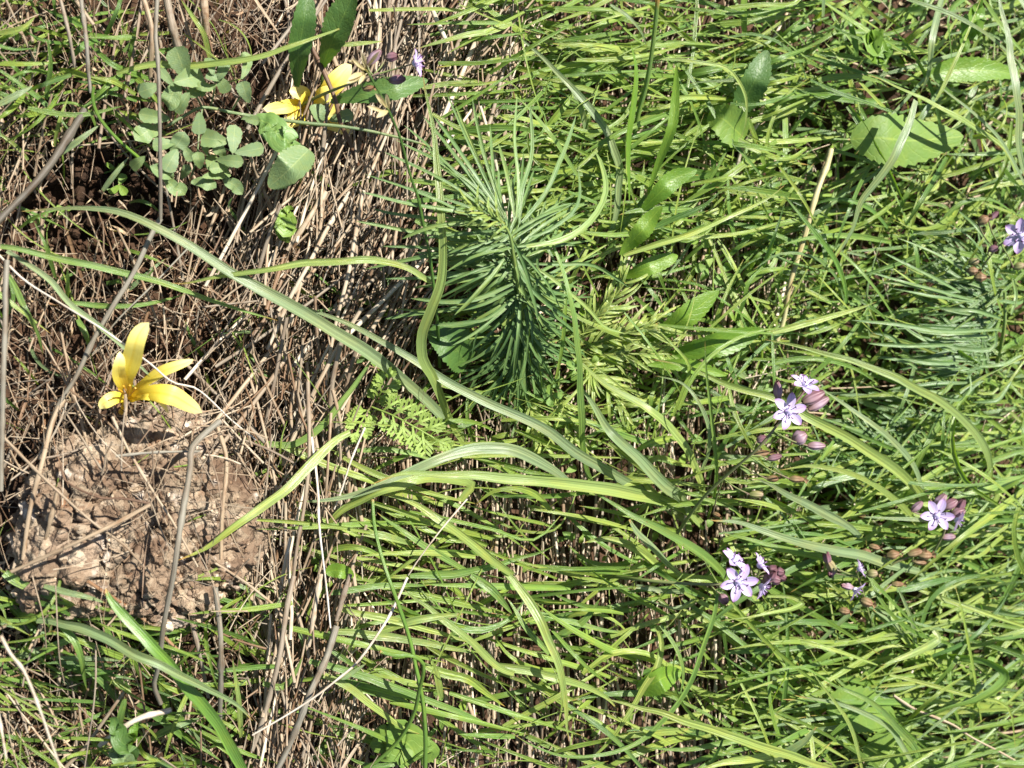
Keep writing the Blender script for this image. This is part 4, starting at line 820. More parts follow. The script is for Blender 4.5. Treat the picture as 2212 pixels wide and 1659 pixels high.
frond("803,879 850,898 895,922 937,946", (2.4,3.4,3.8), 6, 56)
frond("800,880 790,895 780,912 775,925", (1.8,2.6,2.8), 4, 38)
frond("803,876 815,858 828,840 838,822", (1.8,2.6,2.8), 5, 36)

# ------------------------------------------------------------------ yellow autumn flowers
def petal(parent, ps, w, z, mat, n=16, cross=7, name='petal', shape='petal', **k):
    kw = dict(fold=0.25, roll=rng.uniform(-.15, .15), curl=0.0); kw.update(k)
    mb = MB(); add_blade(mb, ps, z, w, shape, n=n, cross=cross, **kw); return mb.build(name, mat, parent=parent)
b = PX([272], [862], [0.022])[0]
e = empty('yellow_flower', b, 'fully visible yellow crocus-like flower on the upper edge of the stone', 'flower', 'yellow autumn flowers')
for ps, w, z, k in [("272,862 275,820 292,770 305,730 321,695", 47, (2.8,4.2,5,5.2), dict(fold=0.2, curl=0.1)),
                 ("270,862 263,830 258,795 258,757", 30, (2.8,3.8,4.6,4.6), dict(roll=0.3)),
                 ("276,860 310,830 360,798 424,779", 27, (2.8,4.0,4.6,4.6), dict(roll=-0.3)),
                 ("278,862 320,848 375,852 405,868 434,893", 44, (2.8,4.2,4.8,4.6,4), dict(roll=-0.1, curl=0.3)),
                 ("275,862 250,862 230,870 213,879", 30, (2.8,3.4,3.6,3.4), dict(roll=0.2)),
                 ("280,862 320,858 345,864 363,887", 15, (3,4.2,4.2,3.6), dict())]:
    petal(e, ps, w, z, 'petal_yellow', **k)
for k in range(4):
    mb = MB(); a = arc(276, 858, 40 + 30*k, 26, 20); add_tube(mb, a, (3.2,4.2), 3, sides=5, r=.5); mb.build('stamen', 'stamen_yellow', parent=e)
mb = MB(); add_tube(mb, "272,862 268,876 262,890", (2.8,2,1.2), 12, sides=8, r=.5); mb.build('flower_tube', 'petal_yellow', parent=e)
b = PX([668], [228], [0.012])[0]
e = empty('yellow_flower', b, 'yellow flower half hidden behind straw and toothed leaf at the top', 'flower', 'yellow autumn flowers')
for ps, w, z, k in [("668,228 700,205 735,170 757,140", 40, (1.6,2.4,2.8,2.8), dict()), ("668,228 640,228 600,236 566,243", 34, (1.6,2.2,2.4), dict()),
                 ("670,230 660,212 645,200 628,196", 34, (1.6,2.2,2.4), dict()), ("672,232 690,255 720,275 762,288", 30, (1.6,2,2.0), dict()),
                 ("668,232 650,250 630,262 612,268", 36, (1.6,2,2), dict()), ("672,230 700,225 715,235 712,262", 26, (1.6,2.2,2), dict()),
                 ("670,226 690,210 712,200 720,190", 34, (1.8,2.6,2.8), dict())]:
    petal(e, ps, w, z, 'petal_yellow', **k)

# ------------------------------------------------------------------ autumn squills
def squill_flower(e, x, y, z, size, rot, tilt=1.0, side=None, open_=1.0):
    """six petals around (x, y); side = direction the flower faces when seen from the side"""
    mb = MB(); c = PX([x], [y], [z / 100])[0]; s = size * PXM * depth(c[None])[0]
    ax = np.array([-0.35, 0.0, 0.94]); 
    if side is not None:
        ax = np.array([math.cos(R(side)) * 0.8, math.sin(R(side)) * 0.8, 0.6])
    ax = ax / np.linalg.norm(ax)
    u = np.cross(ax, [0.1, 1, 0.05]); u /= np.linalg.norm(u); v = np.cross(ax, u)
    th = np.linspace(0, np.pi, 7); ph = np.linspace(0, 2*np.pi, 9)
    D = np.stack([np.outer(np.sin(th), np.cos(ph)), np.outer(np.sin(th), np.sin(ph)), np.outer(np.cos(th), np.ones(9))], -1)
    mb.grid(c + (D @ np.stack([u, v, ax])) * s * 0.11, 0.5)
    f = mb.build('flower', 'ovary', parent=e)
    for k in range(6):
        a = R(rot + 60 * k + rng.uniform(-7, 7)); d = u * math.cos(a) + v * math.sin(a)
        n = 11; t = np.linspace(0, 1, n)[:, None]; el = (0.20 + rng.uniform(-.06, .1)) / open_
        lift = (el * 1.6 * t - 0.5 * el * t**2 * 1.4)
        P = c + s * 0.5 * (d * t * rng.uniform(.93, 1.04) * min(1, open_) + ax * lift) - ax * s * 0.05
        mb = MB(); W = s * 0.235 * wprof(n, 'lance'); W[:3] = np.maximum(W[:3], s * 0.06)
        mb.ribbon(P, W, 5, 0.35, rng.uniform(-.2, .2), 0, rng.random(), hint=ax); mb.build('petal', 'petal_lilac', parent=f)
        P = c + s * (d * np.linspace(0.03, 0.17, 5)[:, None] + ax * np.linspace(0.0, 0.2, 5)[:, None])
        P = c + s * (math.cos(.5) * (d * np.linspace(0.03, 0.17, 5)[:, None]) + np.cross(ax, d) * math.sin(.5) * np.linspace(0.03, .17, 5)[:, None] + ax * np.linspace(0, .2, 5)[:, None])
        mb = MB(); mb.tube(P, np.full(5, s * 0.012), 5); st = mb.build('stamen', 'petal_lilac', parent=f)
        mb = MB(); q = P[-1] + np.outer(np.linspace(-1, 1, 6), np.cross(ax, d)) * s * 0.04
        mb.tube(q, s * 0.016 * np.sin(np.linspace(0.4, 2.74, 6)), 6); mb.build('anther', 'anther', parent=f)
def bud(e, x, y, z, L, W, ang, mat, frm=None, zf=None, mouth=False):
    d = np.array([math.cos(R(ang)), -math.sin(R(ang))])
    p0 = np.array([x, y]) - d * L / 2; p1 = np.array([x, y]) + d * L / 2
    P = path3(np.array([p0, (p0 + p1) / 2, p1]), (z - 0.1, z, z + 0.15), 9)
    t = np.linspace(0, 1, 9); prof = np.sin(np.pi * np.clip(0.08 + 0.86 * t, 0, 1)) ** 0.6 * (1 + rng.uniform(-.1, .1, 9) * (mat in ('bud_dry', 'bud_pale')))
    mb = MB(); rad = wid(P, W * 0.95) / 2 * prof
    # six-ribbed body
    T = nrm(np.gradient(P, axis=0)); h = np.array([-0.2, 0.03, 1.0]); N = nrm(h[None] - (T @ h)[:, None] * T); Bn = np.cross(T, N)
    a = np.linspace(0, 2*np.pi, 25); rib = 1 + 0.16 * np.cos(6 * a)
    V = P[:, None] + rad[:, None, None] * rib[None, :, None] * (np.cos(a)[None, :, None] * Bn[:, None] + np.sin(a)[None, :, None] * N[:, None])
    mb.grid(V, rng.random())
    if mat == 'bud_dry':
        for k in range(5):
            q = arc(p1[0], p1[1], ang + rng.uniform(-60, 60), L * 0.35, rng.uniform(-50, 50)); add_blade(mb, q, (z, z + 0.15), W * 0.3, 'needle', n=5, cross=3)
    o = mb.build('bud', mat, parent=e)
    if frm is not None:
        mb = MB(); mid = (np.array(frm) + p0) / 2 + rng.uniform(-5, 5, 2)
        add_tube(mb, np.array([frm, mid, p0]), (zf, (zf + z) / 2, z - 0.1), 3.4, n=8, sides=5, r=.5); mb.build('pedicel', 'squill_stem', parent=o)
def squill(label, stem, sz, w, flowers, buds):
    p = pts(stem); b = PX([p[0, 0]], [p[0, 1]], [sz[0] / 100])[0]; up = 0.9 if p[:, 0].mean() > 1450 else 0
    sz = (sz[0],) + tuple(q + up for q in sz[1:]); flowers = [(f[0], f[1], f[2] + up) + tuple(f[3:]) for f in flowers]; buds = [(q[0], q[1], q[2] + up) + tuple(q[3:]) for q in buds]
    e = empty('autumn_squill', b, label, 'squill', 'autumn squills')
    mb = MB(); add_tube(mb, p, sz, w, sides=7, taper=(1, 0.6), r=.5); mb.build('stem', 'squill_stem', parent=e)
    sp = spline(p, 80); zz = zprof(80, sz) * 100
    def near(x, y):
        i = np.argmin((sp[40:, 0] - x)**2 + (sp[40:, 1] - y)**2) + 40; i = max(i - 6, 30); return sp[i], zz[i]
    for fl in flowers:
        q, zq = near(fl[0], fl[1]); mb = MB()
        c = np.array(fl[:2]); add_tube(mb, np.array([q, (q + c) / 2 + rng.uniform(-4, 4, 2), c]), (zq, (zq + fl[2]) / 2, fl[2] + 0.6), 3.6, n=8, sides=5, r=.5)
        mb.build('pedicel', 'squill_stem', parent=e); squill_flower(e, fl[0], fl[1], fl[2] + 0.7, *fl[3:])
    for (x, y, z, L, W, ang, mt) in buds:
        q, zq = near(x, y); bud(e, x, y, z, L, W, ang, mt, q, zq)
    return e
squill('tallest autumn squill with a star flower and dry capsules right of the grass node',
       "1440,1185 1516,1079 1581,1017 1638,967 1690,905 1722,865 1738,845", (1,2.8,4,5,6,6.6,7), 8,
       [(1704,889,6.4,84,82), (1739,832,6.8,80,20,1,95,0.9)],
       [(1680,844,6.4,40,20,95,'bud_pale'),(1757,858,7,52,26,25,'bud_purple'),(1768,872,6.8,50,22,30,'bud_pale'),(1727,945,5.6,34,28,30,'bud_pale'),(1764,963,5.4,38,17,0,'bud_pale'),
        (1674,988,5,32,14,15,'bud_purple'),(1669,1034,4,26,14,0,'bud_dry'),(1721,1035,4.2,32,14,-3,'bud_dry'),(1646,949,5.2,24,18,20,'bud_purple'),(1645,980,4.8,34,14,10,'bud_dry'),
        (1634,1068,3.8,30,15,0,'bud_green'),(1548,1112,3,17,10,-25,'bud_dry')])
squill('autumn squill with three lilac flowers and a knot of round brown buds',
       "1300,1243 1356,1249 1456,1259 1556,1262 1620,1255 1660,1240", (1.6,2.8,3.6,4.4,5,5.2), 8,
       [(1586,1213,5.0,80,10,1,60,0.95), (1596,1257,5.2,88,75), (1642,1221,5.2,72,30,1,40,0.8), (1646,1268,5.2,72,0,1,-40,0.9)],
       [(1669,1230,5.4,22,20,20,'bud_purple'),(1685,1236,5.4,20,19,0,'bud_purple'),(1660,1249,5.6,24,21,30,'bud_purple'),(1676,1253,5.4,22,20,-10,'bud_purple'),(1668,1243,5.8,20,18,60,'bud_purple'),
        (1563,1294,4.4,24,21,-60,'bud_purple'),(1690,1248,5.2,18,16,-20,'bud_purple'),(1655,1262,5.0,26,20,-50,'bud_purple')])
squill('autumn squill at the far right, its lilac flower behind a thin whitish blade',
       "1962,1262 2000,1215 2035,1160 2048,1120 2056,1095", (1.5,2.6,3.6,4.2,4.6), 7,
       [(2024,1114,4.4,78,70), (2068,1124,4.4,62,0,1,-30,0.85)],
       [(2053,1089,4.8,34,22,30,'bud_purple'),(2075,1090,4.8,28,20,60,'bud_purple'),(2070,1107,4.8,32,22,20,'bud_purple'),(2030,1083,4.6,40,22,50,'bud_pale'),(1981,1094,4,32,16,40,'bud_pale'),(2049,1160,4,30,15,5,'bud_pale')])
squill('small autumn squill with two violet-blue flowers among dry capsules',
       "1900,1400 1880,1340 1864,1280 1850,1235", (1.4,2.4,3.4,4), 6,
       [(1856,1229,4.2,52,40,1,30,0.9), (1848,1275,4.2,62,20,1,-50,0.9)],
       [(1786,1204,4,22,19,100,'bud_purple'),(1795,1225,3.8,30,22,120,'bud_green'),(1884,1239,4.2,24,18,10,'bud_green'),(1872,1301,4,28,19,-20,'bud_dry'),(1824,1320,3.6,24,16,-10,'bud_dry'),
        (1939,1262,3.6,26,12,0,'bud_dry'),(1830,1267,4.2,26,14,170,'bud_pale'),(1796,1238,3.8,18,16,250,'bud_purple')])
squill('squill gone to seed with brown capsules between the violet flowers and the far right squill',
       "1840,1270 1900,1235 1950,1208 1995,1195", (1.5,2.6,3.4,3.8), 6, [],
       [(1929,1198,3.6,28,18,10,'bud_dry'),(1976,1194,3.8,32,17,15,'bud_dry'),(1998,1199,3.8,30,20,0,'bud_dry'),(1986,1214,3.6,30,13,-10,'bud_dry'),(1889,1182,3.4,24,13,-15,'bud_dry'),(1871,1192,3.4,22,14,0,'bud_dry')])
squill('pale squill cut by the right border above the second spurge',
       "2060,650 2106,600 2134,560 2165,525 2214,505", (1.5,3,4,4.8,5.6), 6,
       [(2205,510,5.6,90,30,1,180,0.9)],
       [(2124,475,5,26,20,30,'bud_dry'),(2146,466,5,28,12,40,'bud_purple'),(2146,537,5,22,15,20,'bud_purple'),(2101,585,4.4,24,17,0,'bud_dry'),(2118,599,4.4,26,18,0,'bud_dry'),(2104,565,4.4,22,15,10,'bud_green'),(2201,575,4.6,24,16,20,'bud_green')])
squill('single-flowered squill at the top left of centre beside a dry seedhead',
       "640,235 653,226 700,203 753,182 790,168 820,158", (1.6,2.4,3.4,4.4,4.8,5), 8,
       [(898,136,5.2,78,50,1,10,0.85)],
       [(808,123,5,42,19,45,'bud_pale'),(846,123,4.8,26,20,10,'bud_purple'),(858,172,4.8,36,20,5,'bud_purple'),(796,191,4.4,24,13,10,'bud_dry')])
# thin stalk with dry seedhead near the lens
b = PX([950], [792], [0.02])[0]
e = empty('seedhead_stalk', b, 'thin green stalk bent over at the top with a blurred dry seedhead', 'stalk')
mb = MB(); add_tube(mb, "950,792 944,690 935,605 928,552 913,477 903,427 885,375 865,300 840,240 803,170 790,150", (1.5,4,5.2,6,6.6,7.2,7.8,8.2), 8, n=40, r=.4, taper=(1, .6)); mb.build('stem', 'blade_d', parent=e)
for (x, y, a) in [(790,152,160),(788,150,135),(786,158,185),(790,146,100),(780,165,200),(795,142,60),(785,155,145),(835,232,140),(838,240,200),(840,236,100),(832,242,170),(790,160,230)]:
    mb = MB(); q = arc(x, y, a + rng.uniform(-12, 12), rng.uniform(24, 44), rng.uniform(-20, 20))
    add_blade(mb, q, (8.0, 8.6), rng.uniform(8, 13), 'lance', n=8, cross=5, fold=0.8); mb.build('spikelet', 'fluff', parent=e)

# ------------------------------------------------------------------ sward: blades and straw by zone
MARKS = [("the stone",318,1120),("the half-hidden yellow flower",690,215),("the stone's yellow flower",300,830),("the big clover leaflets",400,170),("the lower clover clump",430,350),
 ("the spurge tip",1090,480),("the spurge's drooping leaves",1090,800),("the tall squill's star flower",1704,889),("the lower squill's flowers",1610,1250),("the far right squill",2030,1110),
 ("the two violet flowers",1850,1255),("the grass node",1516,1120),("the hooked tube leaf",870,1420),("the tube leaf's foot",918,1630),("the pinnate leaf",860,900),("the puckered leaf",1430,1470),
 ("the big crinkled leaf",1955,302),("the rounded pale leaf",1568,267),("the second spurge",2130,680),("the looping blade",2100,1470),("the toothed rosette",1500,720),("the jointed pale stalk",1730,540),
 ("the round pale leaf",1850,1540),("the thick dark stalk",100,360),("the vivid thick blade",380,1450),("the frayed grey straw",670,1500),("the toothed dark leaves",700,50),("the single violet flower",898,136),
 ("the upright green stem",1400,150),("the orange withered tip",690,1080),("the hanging pointed blade",1190,1420),("the upper right corner",2150,60),("the white slanting straw",2080,1580),
 ("the bleached straws",1600,450),("the ribbon loop",1450,1290),("the curled pale straw",290,1560),("the tubular leaf",230,290),("the S-curved blade",930,680),("the forked pair",1960,1350)]
def auto_label(kind, q, ww, r, words):
    x, y = q.mean(0); d = q[-1] - q[0]; L = np.linalg.norm(np.diff(q, axis=0), axis=1).sum()
    a = math.degrees(math.atan2(-d[1], d[0])) % 180
    att = 'lying level' if a < 12 or a > 168 else 'slanting up right' if a < 65 else 'standing upright' if a < 115 else 'slanting up left'
    ms = sorted(MARKS, key=lambda m: (m[1] - x)**2 + (m[2] - y)**2)[0]
    dx, dy = x - ms[1], y - ms[2]; dist = math.hypot(dx, dy)
    rel = ('right of' if dx > 0 else 'left of') if abs(dx) > abs(dy) else ('below' if dy > 0 else 'above')
    if min(abs(dx), abs(dy)) > 0.5 * max(abs(dx), abs(dy)): rel = ('below' if dy > 0 else 'above') + ' and ' + ('right of' if dx > 0 else 'left of')
    if dist < 70: rel = 'close ' + rel if ' and ' not in rel else 'beside'
    sz = ('long ' if L > 230 else 'short ' if L < 130 else '') + ('slim ' if ww < 0.8 else 'broad ' if ww > 1.2 else '')
    col = words[int(min(0.999, r) * len(words))]
    lab = f'{sz}{col} {kind} {att} {rel} {ms[0]}'
    return lab if len(lab.split()) <= 16 else f'{col} {kind} {att} {rel} {ms[0]}'
GRASS, STRAW = MB(), MB()
def zone_blades(n, box, ang, L, w, z, keep, label, group, mat_r=(0, 1), flip=0.5, arch=0.6, bend=25, shape='blade'):
    items = []
    x0, x1, y0, y1 = box
    for i in range(n):
        x, y = rng.uniform(x0, x1), rng.uniform(y0, y1); a = rng.normal(*ang) + (180 if rng.random() < flip else 0)
        l = rng.uniform(*L); zc = rng.uniform(*z); bd = rng.normal(0, bend)
        if rng.random() < 0.08: bd = rng.choice([-1, 1]) * rng.uniform(70, 150)
        q = arc(0, 0, a - bd/2, l, bd); q = q - q.mean(0) + (x, y)
        if rng.random() < 0.12:
            ka = R(rng.uniform(-80, 80)); c_, s_ = math.cos(ka), math.sin(ka); j = rng.integers(2, 4)
            q[j+1:] = q[j] + (q[j+1:] - q[j]) @ np.array([[c_, -s_], [s_, c_]])
        zz = (max(0.2, zc - rng.uniform(0.1, 1.0)), zc + rng.uniform(0, arch), zc + rng.uniform(-0.7, 0.3))
        items.append((zc + 0.004 * l, q, zz, rng.uniform(*w)))
    items.sort(key=lambda t: -t[0])
    for i, (s_, q, zz, ww) in enumerate(items):
        inside = 30 < q[:, 0].mean() < 2180 and 30 < q[:, 1].mean() < 1630
        mb = MB() if (i < keep * 0.6 and inside) else GRASS; rq = rng.uniform(*mat_r)
        add_blade(mb, q, zz, ww * rng.uniform(0.75, 1.15), shape, n=13, cross=3 if mb is GRASS else 5, fold=rng.uniform(.1, .45), roll=rng.uniform(-.7, .7), twist=rng.uniform(-.7, .7), r=rq)
        if mb is not GRASS: mb.build('grass_blade', 'blade_fill', label=auto_label('grass blade', q, ww / (sum(w) / 2), rq, ('yellow-green', 'light green', 'mid green', 'deep green', 'grey-green')), cat='grass blade', group=group)
def zone_straw(n, box, ang, L, w, z, keep, label, group, rr=(0, 1), bend=10, hole=None):
    items = []
    x0, x1, y0, y1 = box
    for i in range(int(n * 1.3)):
        x, y = rng.uniform(x0, x1), rng.uniform(y0, y1)
        if hole and ((x - hole[0]) / hole[2])**2 + ((y - hole[1]) / hole[3])**2 < 1: continue
        a = rng.normal(*ang); l = rng.uniform(*L); bd = rng.normal(0, bend); zc = rng.uniform(*z)
        q = arc(0, 0, a - bd/2, l, bd); q = q - q.mean(0) + (x, y)
        if rng.random() < 0.15: q[2:] += rng.normal(0, l * 0.05, 2)
        t = rng.uniform(-0.8, 0.8); zz = (max(0.1, zc - t), zc, max(0.1, zc + t))
        ww = rng.uniform(*w) * 0.82; ww = ww if rng.random() < 0.6 else ww * 0.5
        items.append((zc + 0.15 * ww, q, zz, ww))
    items.sort(key=lambda t: -t[0])
    for i, (s_, q, zz, ww) in enumerate(items):
        inside = 30 < q[:, 0].mean() < 2180 and 30 < q[:, 1].mean() < 1630
        one = i < keep and inside; mb = MB() if one else STRAW
        r = rng.uniform(*rr)
        if rng.random() < 0.25 and not one:
            add_blade(mb, q, zz, ww * 1.1, 'both', n=8, cross=3, fold=rng.uniform(.2, .9), roll=rng.uniform(-1.2, 1.2), twist=rng.uniform(-2.5, 2.5), r=r)
        else:
            add_tube(mb, q, zz, ww, n=7, sides=6 if one else 5, r=r, flat=rng.uniform(.5, 1), taper=(1, rng.uniform(.6, 1)))
        if one: mb.build('straw', 'straw', label=auto_label('straw', q, ww / (sum(w) / 2), r, ('whitish', 'pale tan', 'tan', 'greyish', 'brown', 'dark brown')), cat='straw', group=group)
GA = 'green grass blades lying in the sward'
zone_blades(230, (980, 1720, -40, 520), (3, 17), (110, 300), (9, 16), (1.0, 4.0), 34, '', GA, (0, .75), flip=.35, bend=15)
zone_blades(300, (1600, 2330, -60, 620), (10, 38), (110, 300), (8, 15), (0.8, 4.6), 26, '', GA)
zone_blades(240, (1560, 2330, 560, 1000), (5, 40), (90, 260), (7, 13), (0.8, 4.0), 16, '', GA)
zone_blades(60, (700, 1320, 950, 1680), (-16, 9), (150, 380), (9, 17), (1.4, 3.2), 30, '', GA, (0, .6), flip=.4, bend=9)
zone_blades(34, (700, 1320, 950, 1680), (8, 16), (110, 300), (8, 15), (1.2, 2.8), 16, '', GA, (0, .7), flip=.4, bend=12)
zone_blades(110, (1200, 1720, 860, 1700), (4, 24), (120, 300), (9, 16), (1.2, 3.6), 30, '', GA, (0, .8), bend=15)
zone_blades(500, (1640, 2330, 950, 1720), (10, 24), (130, 360), (7, 14), (0.9, 4.8), 36, '', GA, bend=16)
zone_blades(85, (-40, 520, 1260, 1700), (-18, 24), (90, 240), (9, 16), (0.8, 2.8), 18, '', GA, (.2, 1), bend=15)
zone_blades(85, (-40, 330, -40, 330), (10, 38), (70, 200), (8, 14), (0.6, 2.6), 16, '', GA, (0, .9))
zone_blades(24, (-40, 560, 430, 860), (-15, 35), (60, 190), (7, 12), (0.5, 1.8), 8, '', GA, (.2, 1))
zone_blades(36, (470, 760, 860, 1660), (15, 45), (60, 170), (8, 14), (0.5, 1.8), 8, '', GA, (.1, .9))
zone_blades(34, (540, 1000, 280, 960), (-20, 35), (70, 190), (9, 14), (0.5, 1.8), 8, '', GA, (.1, .9))
zone_blades(70, (980, 1560, 420, 1000), (-20, 45), (90, 240), (7, 12), (0.6, 2.2), 10, '', GA)
zone_blades(330, (1620, 2330, -60, 1720), (15, 60), (70, 200), (7, 14), (0.3, 1.3), 0, '', GA, (.2, .9))
zone_blades(160, (980, 1720, -60, 1000), (8, 30), (70, 200), (7, 12), (0.4, 1.5), 0, '', GA, (.1, .9))
zone_blades(170, (980, 1720, -40, 520), (3, 22), (110, 300), (6, 12), (1.0, 3.2), 0, '', GA, (0, .75), flip=.35, bend=15)
zone_blades(130, (1620, 2330, -60, 1720), (20, 50), (160, 420), (2.5, 5), (1.2, 4.0), 14, '', GA, (0, .5), bend=30)
zone_blades(90, (760, 1700, 850, 1700), (-10, 45), (160, 420), (2.5, 5), (1.2, 3.4), 10, '', GA, (0, .5), bend=30)
zone_blades(70, (1000, 1700, -40, 860), (30, 55), (160, 400), (2.5, 5), (1.2, 3.8), 8, '', GA, (0, .5), bend=30)
zone_blades(60, (-40, 700, -40, 1700), (0, 60), (120, 300), (2.5, 5), (0.8, 2.6), 6, '', GA, (0, .6), bend=30)
zone_blades(50, (-40, 520, 1230, 1700), (-18, 30), (90, 220), (6, 12), (0.8, 2.6), 6, '', GA, (.2, 1), bend=15)
zone_blades(60, (-40, 520, 1230, 1700), (-12, 30), (90, 240), (5, 11), (1.4, 3.4), 8, '', GA, (0, .8), bend=20)
zone_blades(60, (1480, 2000, 1240, 1720), (-52, 20), (180, 400), (8, 14), (1.6, 4.6), 10, '', GA, (.1, .7), bend=28)
zone_blades(45, (1960, 2300, -60, 1720), (70, 30), (180, 420), (6, 12), (2.0, 5.0), 8, '', GA, (0, .6), bend=28)
zone_blades(40, (1150, 1640, -40, 900), (75, 35), (150, 330), (6, 12), (1.6, 4.0), 8, '', GA, (0, .7), bend=25)
zone_blades(50, (1560, 2300, 400, 1000), (-30, 40), (150, 340), (5, 11), (2.0, 4.6), 8, '', GA, (0, .7), bend=25)
GS = 'loose dry straws in the thatch'
ST_HOLE = (318, 1118, 225, 225)
zone_straw(190, (630, 1120, -60, 440), (75, 15), (140, 420), (6, 14), (0.2, 2.6), 36, '', GS, (0, .75))
zone_straw(330, (620, 1140, -60, 460), (75, 22), (60, 260), (3, 7), (0.2, 2.4), 10, '', GS, (0, .95), 14)
zone_straw(260, (1000, 1720, -60, 560), (84, 16), (80, 260), (4, 9), (0.1, 1.3), 6, '', GS, (0, .8))
zone_straw(130, (520, 900, 380, 900), (66, 20), (140, 380), (6, 13), (0.2, 2.3), 30, '', GS, (0, .9))
zone_straw(330, (500, 920, 360, 920), (70, 32), (60, 240), (2.5, 6), (0.2, 2.3), 10, '', GS, (0.1, 1), 16)
zone_straw(110, (560, 760, 820, 1720), (86, 11), (150, 450), (6, 14), (0.2, 2.6), 30, '', GS, (0, .95))
zone_straw(220, (560, 780, 820, 1720), (86, 24), (60, 260), (2.5, 6), (0.2, 2.6), 8, '', GS, (0, 1), 16)
zone_straw(640, (700, 1760, 930, 1720), (90, 7), (70, 230), (5, 11), (0.1, 1.5), 36, '', GS, (0, .85))
zone_straw(420, (700, 1760, 930, 1720), (90, 22), (40, 160), (2.5, 5), (0.1, 1.7), 8, '', GS, (0, 1), 18)
zone_straw(190, (1420, 1760, 360, 960), (86, 8), (90, 320), (5, 11), (0.1, 1.5), 22, '', GS, (0, .6))
zone_straw(600, (-60, 640, -60, 880), (95, 42), (60, 260), (2.2, 5.5), (0.2, 2.0), 26, '', GS, (.2, 1), 18, (215, 450, 190, 95))  # browner straws round a bare-soil gap, colour standing in for deep shadow
zone_straw(90, (-60, 640, -60, 880), (98, 24), (120, 320), (6, 12), (0.2, 2.0), 16, '', GS, (.3, 1), 8, (215, 450, 150, 80))  # thicker straws, also tinted brown to imitate the shadowed pocket
zone_straw(420, (-60, 640, 820, 1720), (85, 45), (60, 250), (2.5, 7), (0.2, 2.2), 26, '', GS, (.1, 1), 18, ST_HOLE)
zone_straw(60, (-60, 640, 820, 1720), (92, 20), (120, 320), (6, 12), (0.2, 2.2), 12, '', GS, (.1, 1), 8, ST_HOLE)
zone_straw(130, (60, 590, 860, 1390), (95, 45), (70, 240), (2.5, 7), (1.4, 3.0), 10, '', GS, (.1, .9), 18, (318, 1118, 190, 190))
zone_straw(46, (130, 520, 900, 1330), (110, 50), (60, 220), (2, 5), (3.7, 4.3), 16, '', GS, (.1, .8), 20)
zone_straw(170, (1650, 2320, -60, 1720), (70, 50), (60, 240), (3, 7), (0.2, 2.4), 16, '', GS, (0, .5), 14)
zone_straw(170, (980, 1560, 430, 1000), (88, 16), (60, 200), (4, 9), (0.1, 1.2), 4, '', GS, (0, .8))

# small clover-like plants in the right-hand sward
def small_clover(x, y, z, s, label, group):
    label = auto_label('clover sprig', np.array([(x - s, y), (x + s * rng.uniform(.5, 1), y + rng.uniform(-s, s))]), s / 23, rng.random(), ('small',)).replace('short ', '')
    b = PX([x], [y], [0.005])[0]; e = empty('clover_sprig', b, label, 'clover', group)
    mb = MB(); add_tube(mb, np.array([(x - s, y + s*.4), (x - s*.4, y + s*.2), (x, y)]), (0.5, z - 0.6, z), 4, n=7, sides=5); mb.build('stem', 'blade_g', parent=e)
    a0 = rng.uniform(0, 360)
    for k in range(3):
        mb = MB(); q = arc(x, y, a0 + k * rng.uniform(75, 120), s, rng.uniform(-15, 15))
        add_blade(mb, q, (z, z + rng.uniform(-.1, .3), z + rng.uniform(-.3, .4)), s * .85, 'obov', n=10, cross=5, fold=rng.uniform(0, .5), roll=rng.uniform(-.5, .5)); mb.build('leaflet', 'clover_small', parent=e)
GC = 'small clover sprigs in the sward'
for n, box, lab in [(26, (1680, 2212, 20, 420), 'small clover sprig in the upper right sward'), (20, (1560, 1900, 480, 800), 'small clover sprig beside the pale jointed stalk'),
                    (24, (1900, 2230, 1180, 1660), 'small clover sprig in the lower right sward'), (7, (1180, 1420, 640, 900), 'small clover sprig under the thin pale sprigs'),
                    (8, (620, 800, 880, 1640), 'small clover sprig among the upright straws'), (7, (480, 640, 880, 1640), 'small clover sprig near the stone'), (10, (0, 320, 20, 480), 'small clover sprig in the upper left tangle')]:
    for i in range(n): small_clover(rng.uniform(box[0], box[1]), rng.uniform(box[2], box[3]), rng.uniform(0.9, 2.6) if box[0] > 1000 else rng.uniform(.6, 1.4), rng.uniform(16, 30), lab, GC)
for (x, y, z, s) in [(1515, 505, 2.6, 34), (1530, 580, 2.2, 30), (1560, 590, 2.4, 30)]:
    small_clover(x, y, z, s, '', GC)

gc = MB()
for i in range(2000):
    x, y = rng.uniform(1600, 2330), rng.uniform(-60, 1720)
    if i > 1550: x, y = rng.uniform(950, 1600), rng.uniform(-40, 1700)
    z = rng.uniform(0.2, 1.5); s_ = rng.uniform(14, 32)
    add_blade(gc, arc(x, y, rng.uniform(0, 360), s_, rng.uniform(-20, 20)), (z, z + rng.uniform(-.1, .3), z + rng.uniform(-.3, .4)), s_ * rng.uniform(.5, .9), 'obov', n=7, cross=5, fold=rng.uniform(0, .5), roll=rng.uniform(-.7, .7), r=rng.random())
gc.build('ground_cover', 'clover_small', base=(0, 0, 0), kind='stuff', label='tiny rounded green leaves deep in the sward', cat='ground cover')

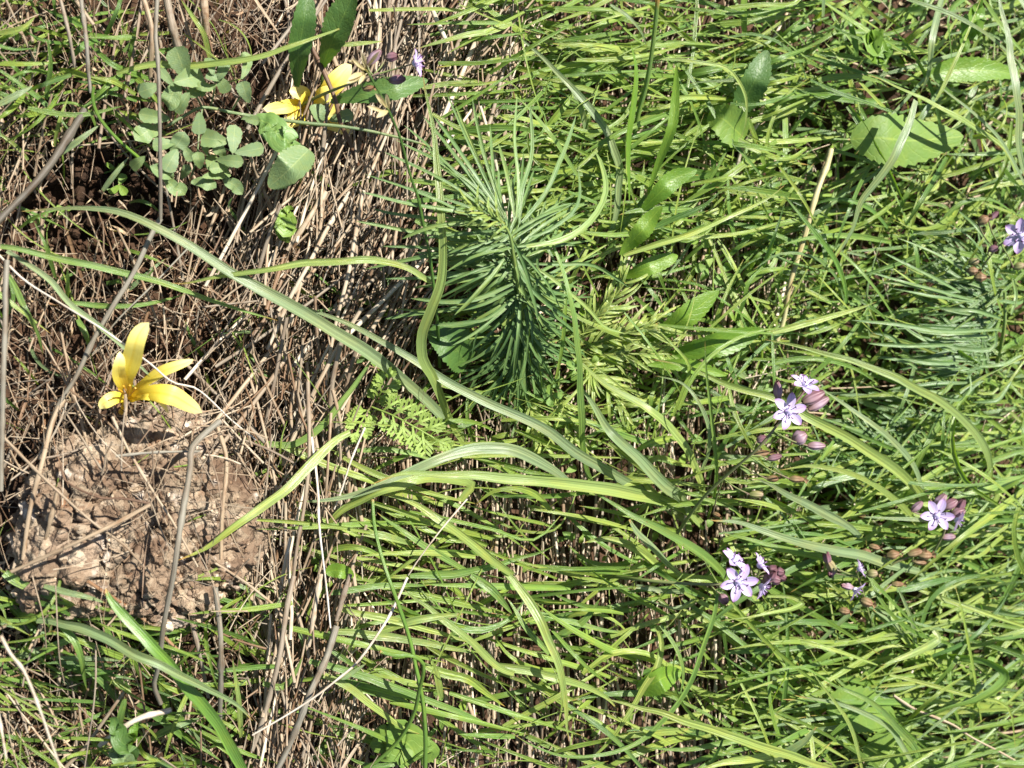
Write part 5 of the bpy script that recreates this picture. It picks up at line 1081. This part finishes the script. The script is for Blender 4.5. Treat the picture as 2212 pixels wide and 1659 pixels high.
# ------------------------------------------------------------------ crumbs, litter
lit = MB()
for i in range(1500):
    x, y = (rng.uniform(-20, 800), rng.uniform(-20, 1680)) if i < 1000 else (rng.uniform(700, 2240), rng.uniform(-20, 1680))
    if ((x - 318) / 235)**2 + ((y - 1118) / 235)**2 < 1: continue
    z = rng.uniform(0.2, 1.3); q = arc(x, y, rng.uniform(0, 360), rng.uniform(14, 55), rng.uniform(-150, 150))
    add_blade(lit, q, (z, z + rng.uniform(-.3, .5), z + rng.uniform(-.2, .4)), rng.uniform(2, 8), 'both', n=7, cross=3, fold=rng.uniform(.2, 1), roll=rng.uniform(-1.5, 1.5), twist=rng.uniform(-3, 3), r=rng.random())
lit.build('dry_litter', 'straw_blade', base=(0, 0, 0), kind='stuff', label='curled scraps of dry leaf scattered through the thatch', cat='litter')
cr = MB()
for i in range(700):
    x, y = rng.uniform(-20, 640), rng.uniform(-20, 1680)
    if i % 2: x, y = rng.uniform(90, 420), rng.uniform(300, 620)
    lump(cr, PX([x], [y], [rng.uniform(0.001, 0.004)])[0], rng.uniform(0.0015, 0.0045), 1000 + i, n=6)
cr.build('soil_crumbs', 'soil', base=(0, 0, 0), kind='stuff', label='small reddish brown crumbs of soil between the straws', cat='soil')

# the meadow goes on beyond the picture
for i in range(5200):
    rr = 0.22 + 0.75 * rng.random() ** 0.8; th = rng.uniform(0, 2*np.pi); x, y = rr * math.cos(th) + 0.03, rr * math.sin(th) * 0.9
    if -0.155 < x < 0.25 and -0.165 < y < 0.165: continue
    a = rng.uniform(0, 2*np.pi); l = rng.uniform(0.025, 0.06); t = np.linspace(0, 1, 7)[:, None]
    dirv = np.array([math.cos(a), math.sin(a), 0]); z0 = rng.uniform(0, 0.012)
    P = np.array([x, y, z0]) + dirv * t * l + np.array([0, 0, 1]) * (t - 0.75 * t**2) * l * rng.uniform(.2, .9)
    if i % 5 < 3: GRASS.ribbon(P, rng.uniform(.0016, .0028) * wprof(7, 'blade'), 3, .3, rng.uniform(-.6, .6), rng.uniform(-1, 1), rng.random())
    else: STRAW.tube(P * [1, 1, .5], np.full(7, rng.uniform(.0004, .0008)), 4, rng.random())
GRASS.build('grass', 'blade_fill', base=(0, 0, 0), kind='stuff', label='dense green grass under and between the single blades', cat='grass')
STRAW.build('straw_thatch', 'straw', base=(0, 0, 0), kind='stuff', label='thatch of tan and grey dry straw covering the soil', cat='thatch')
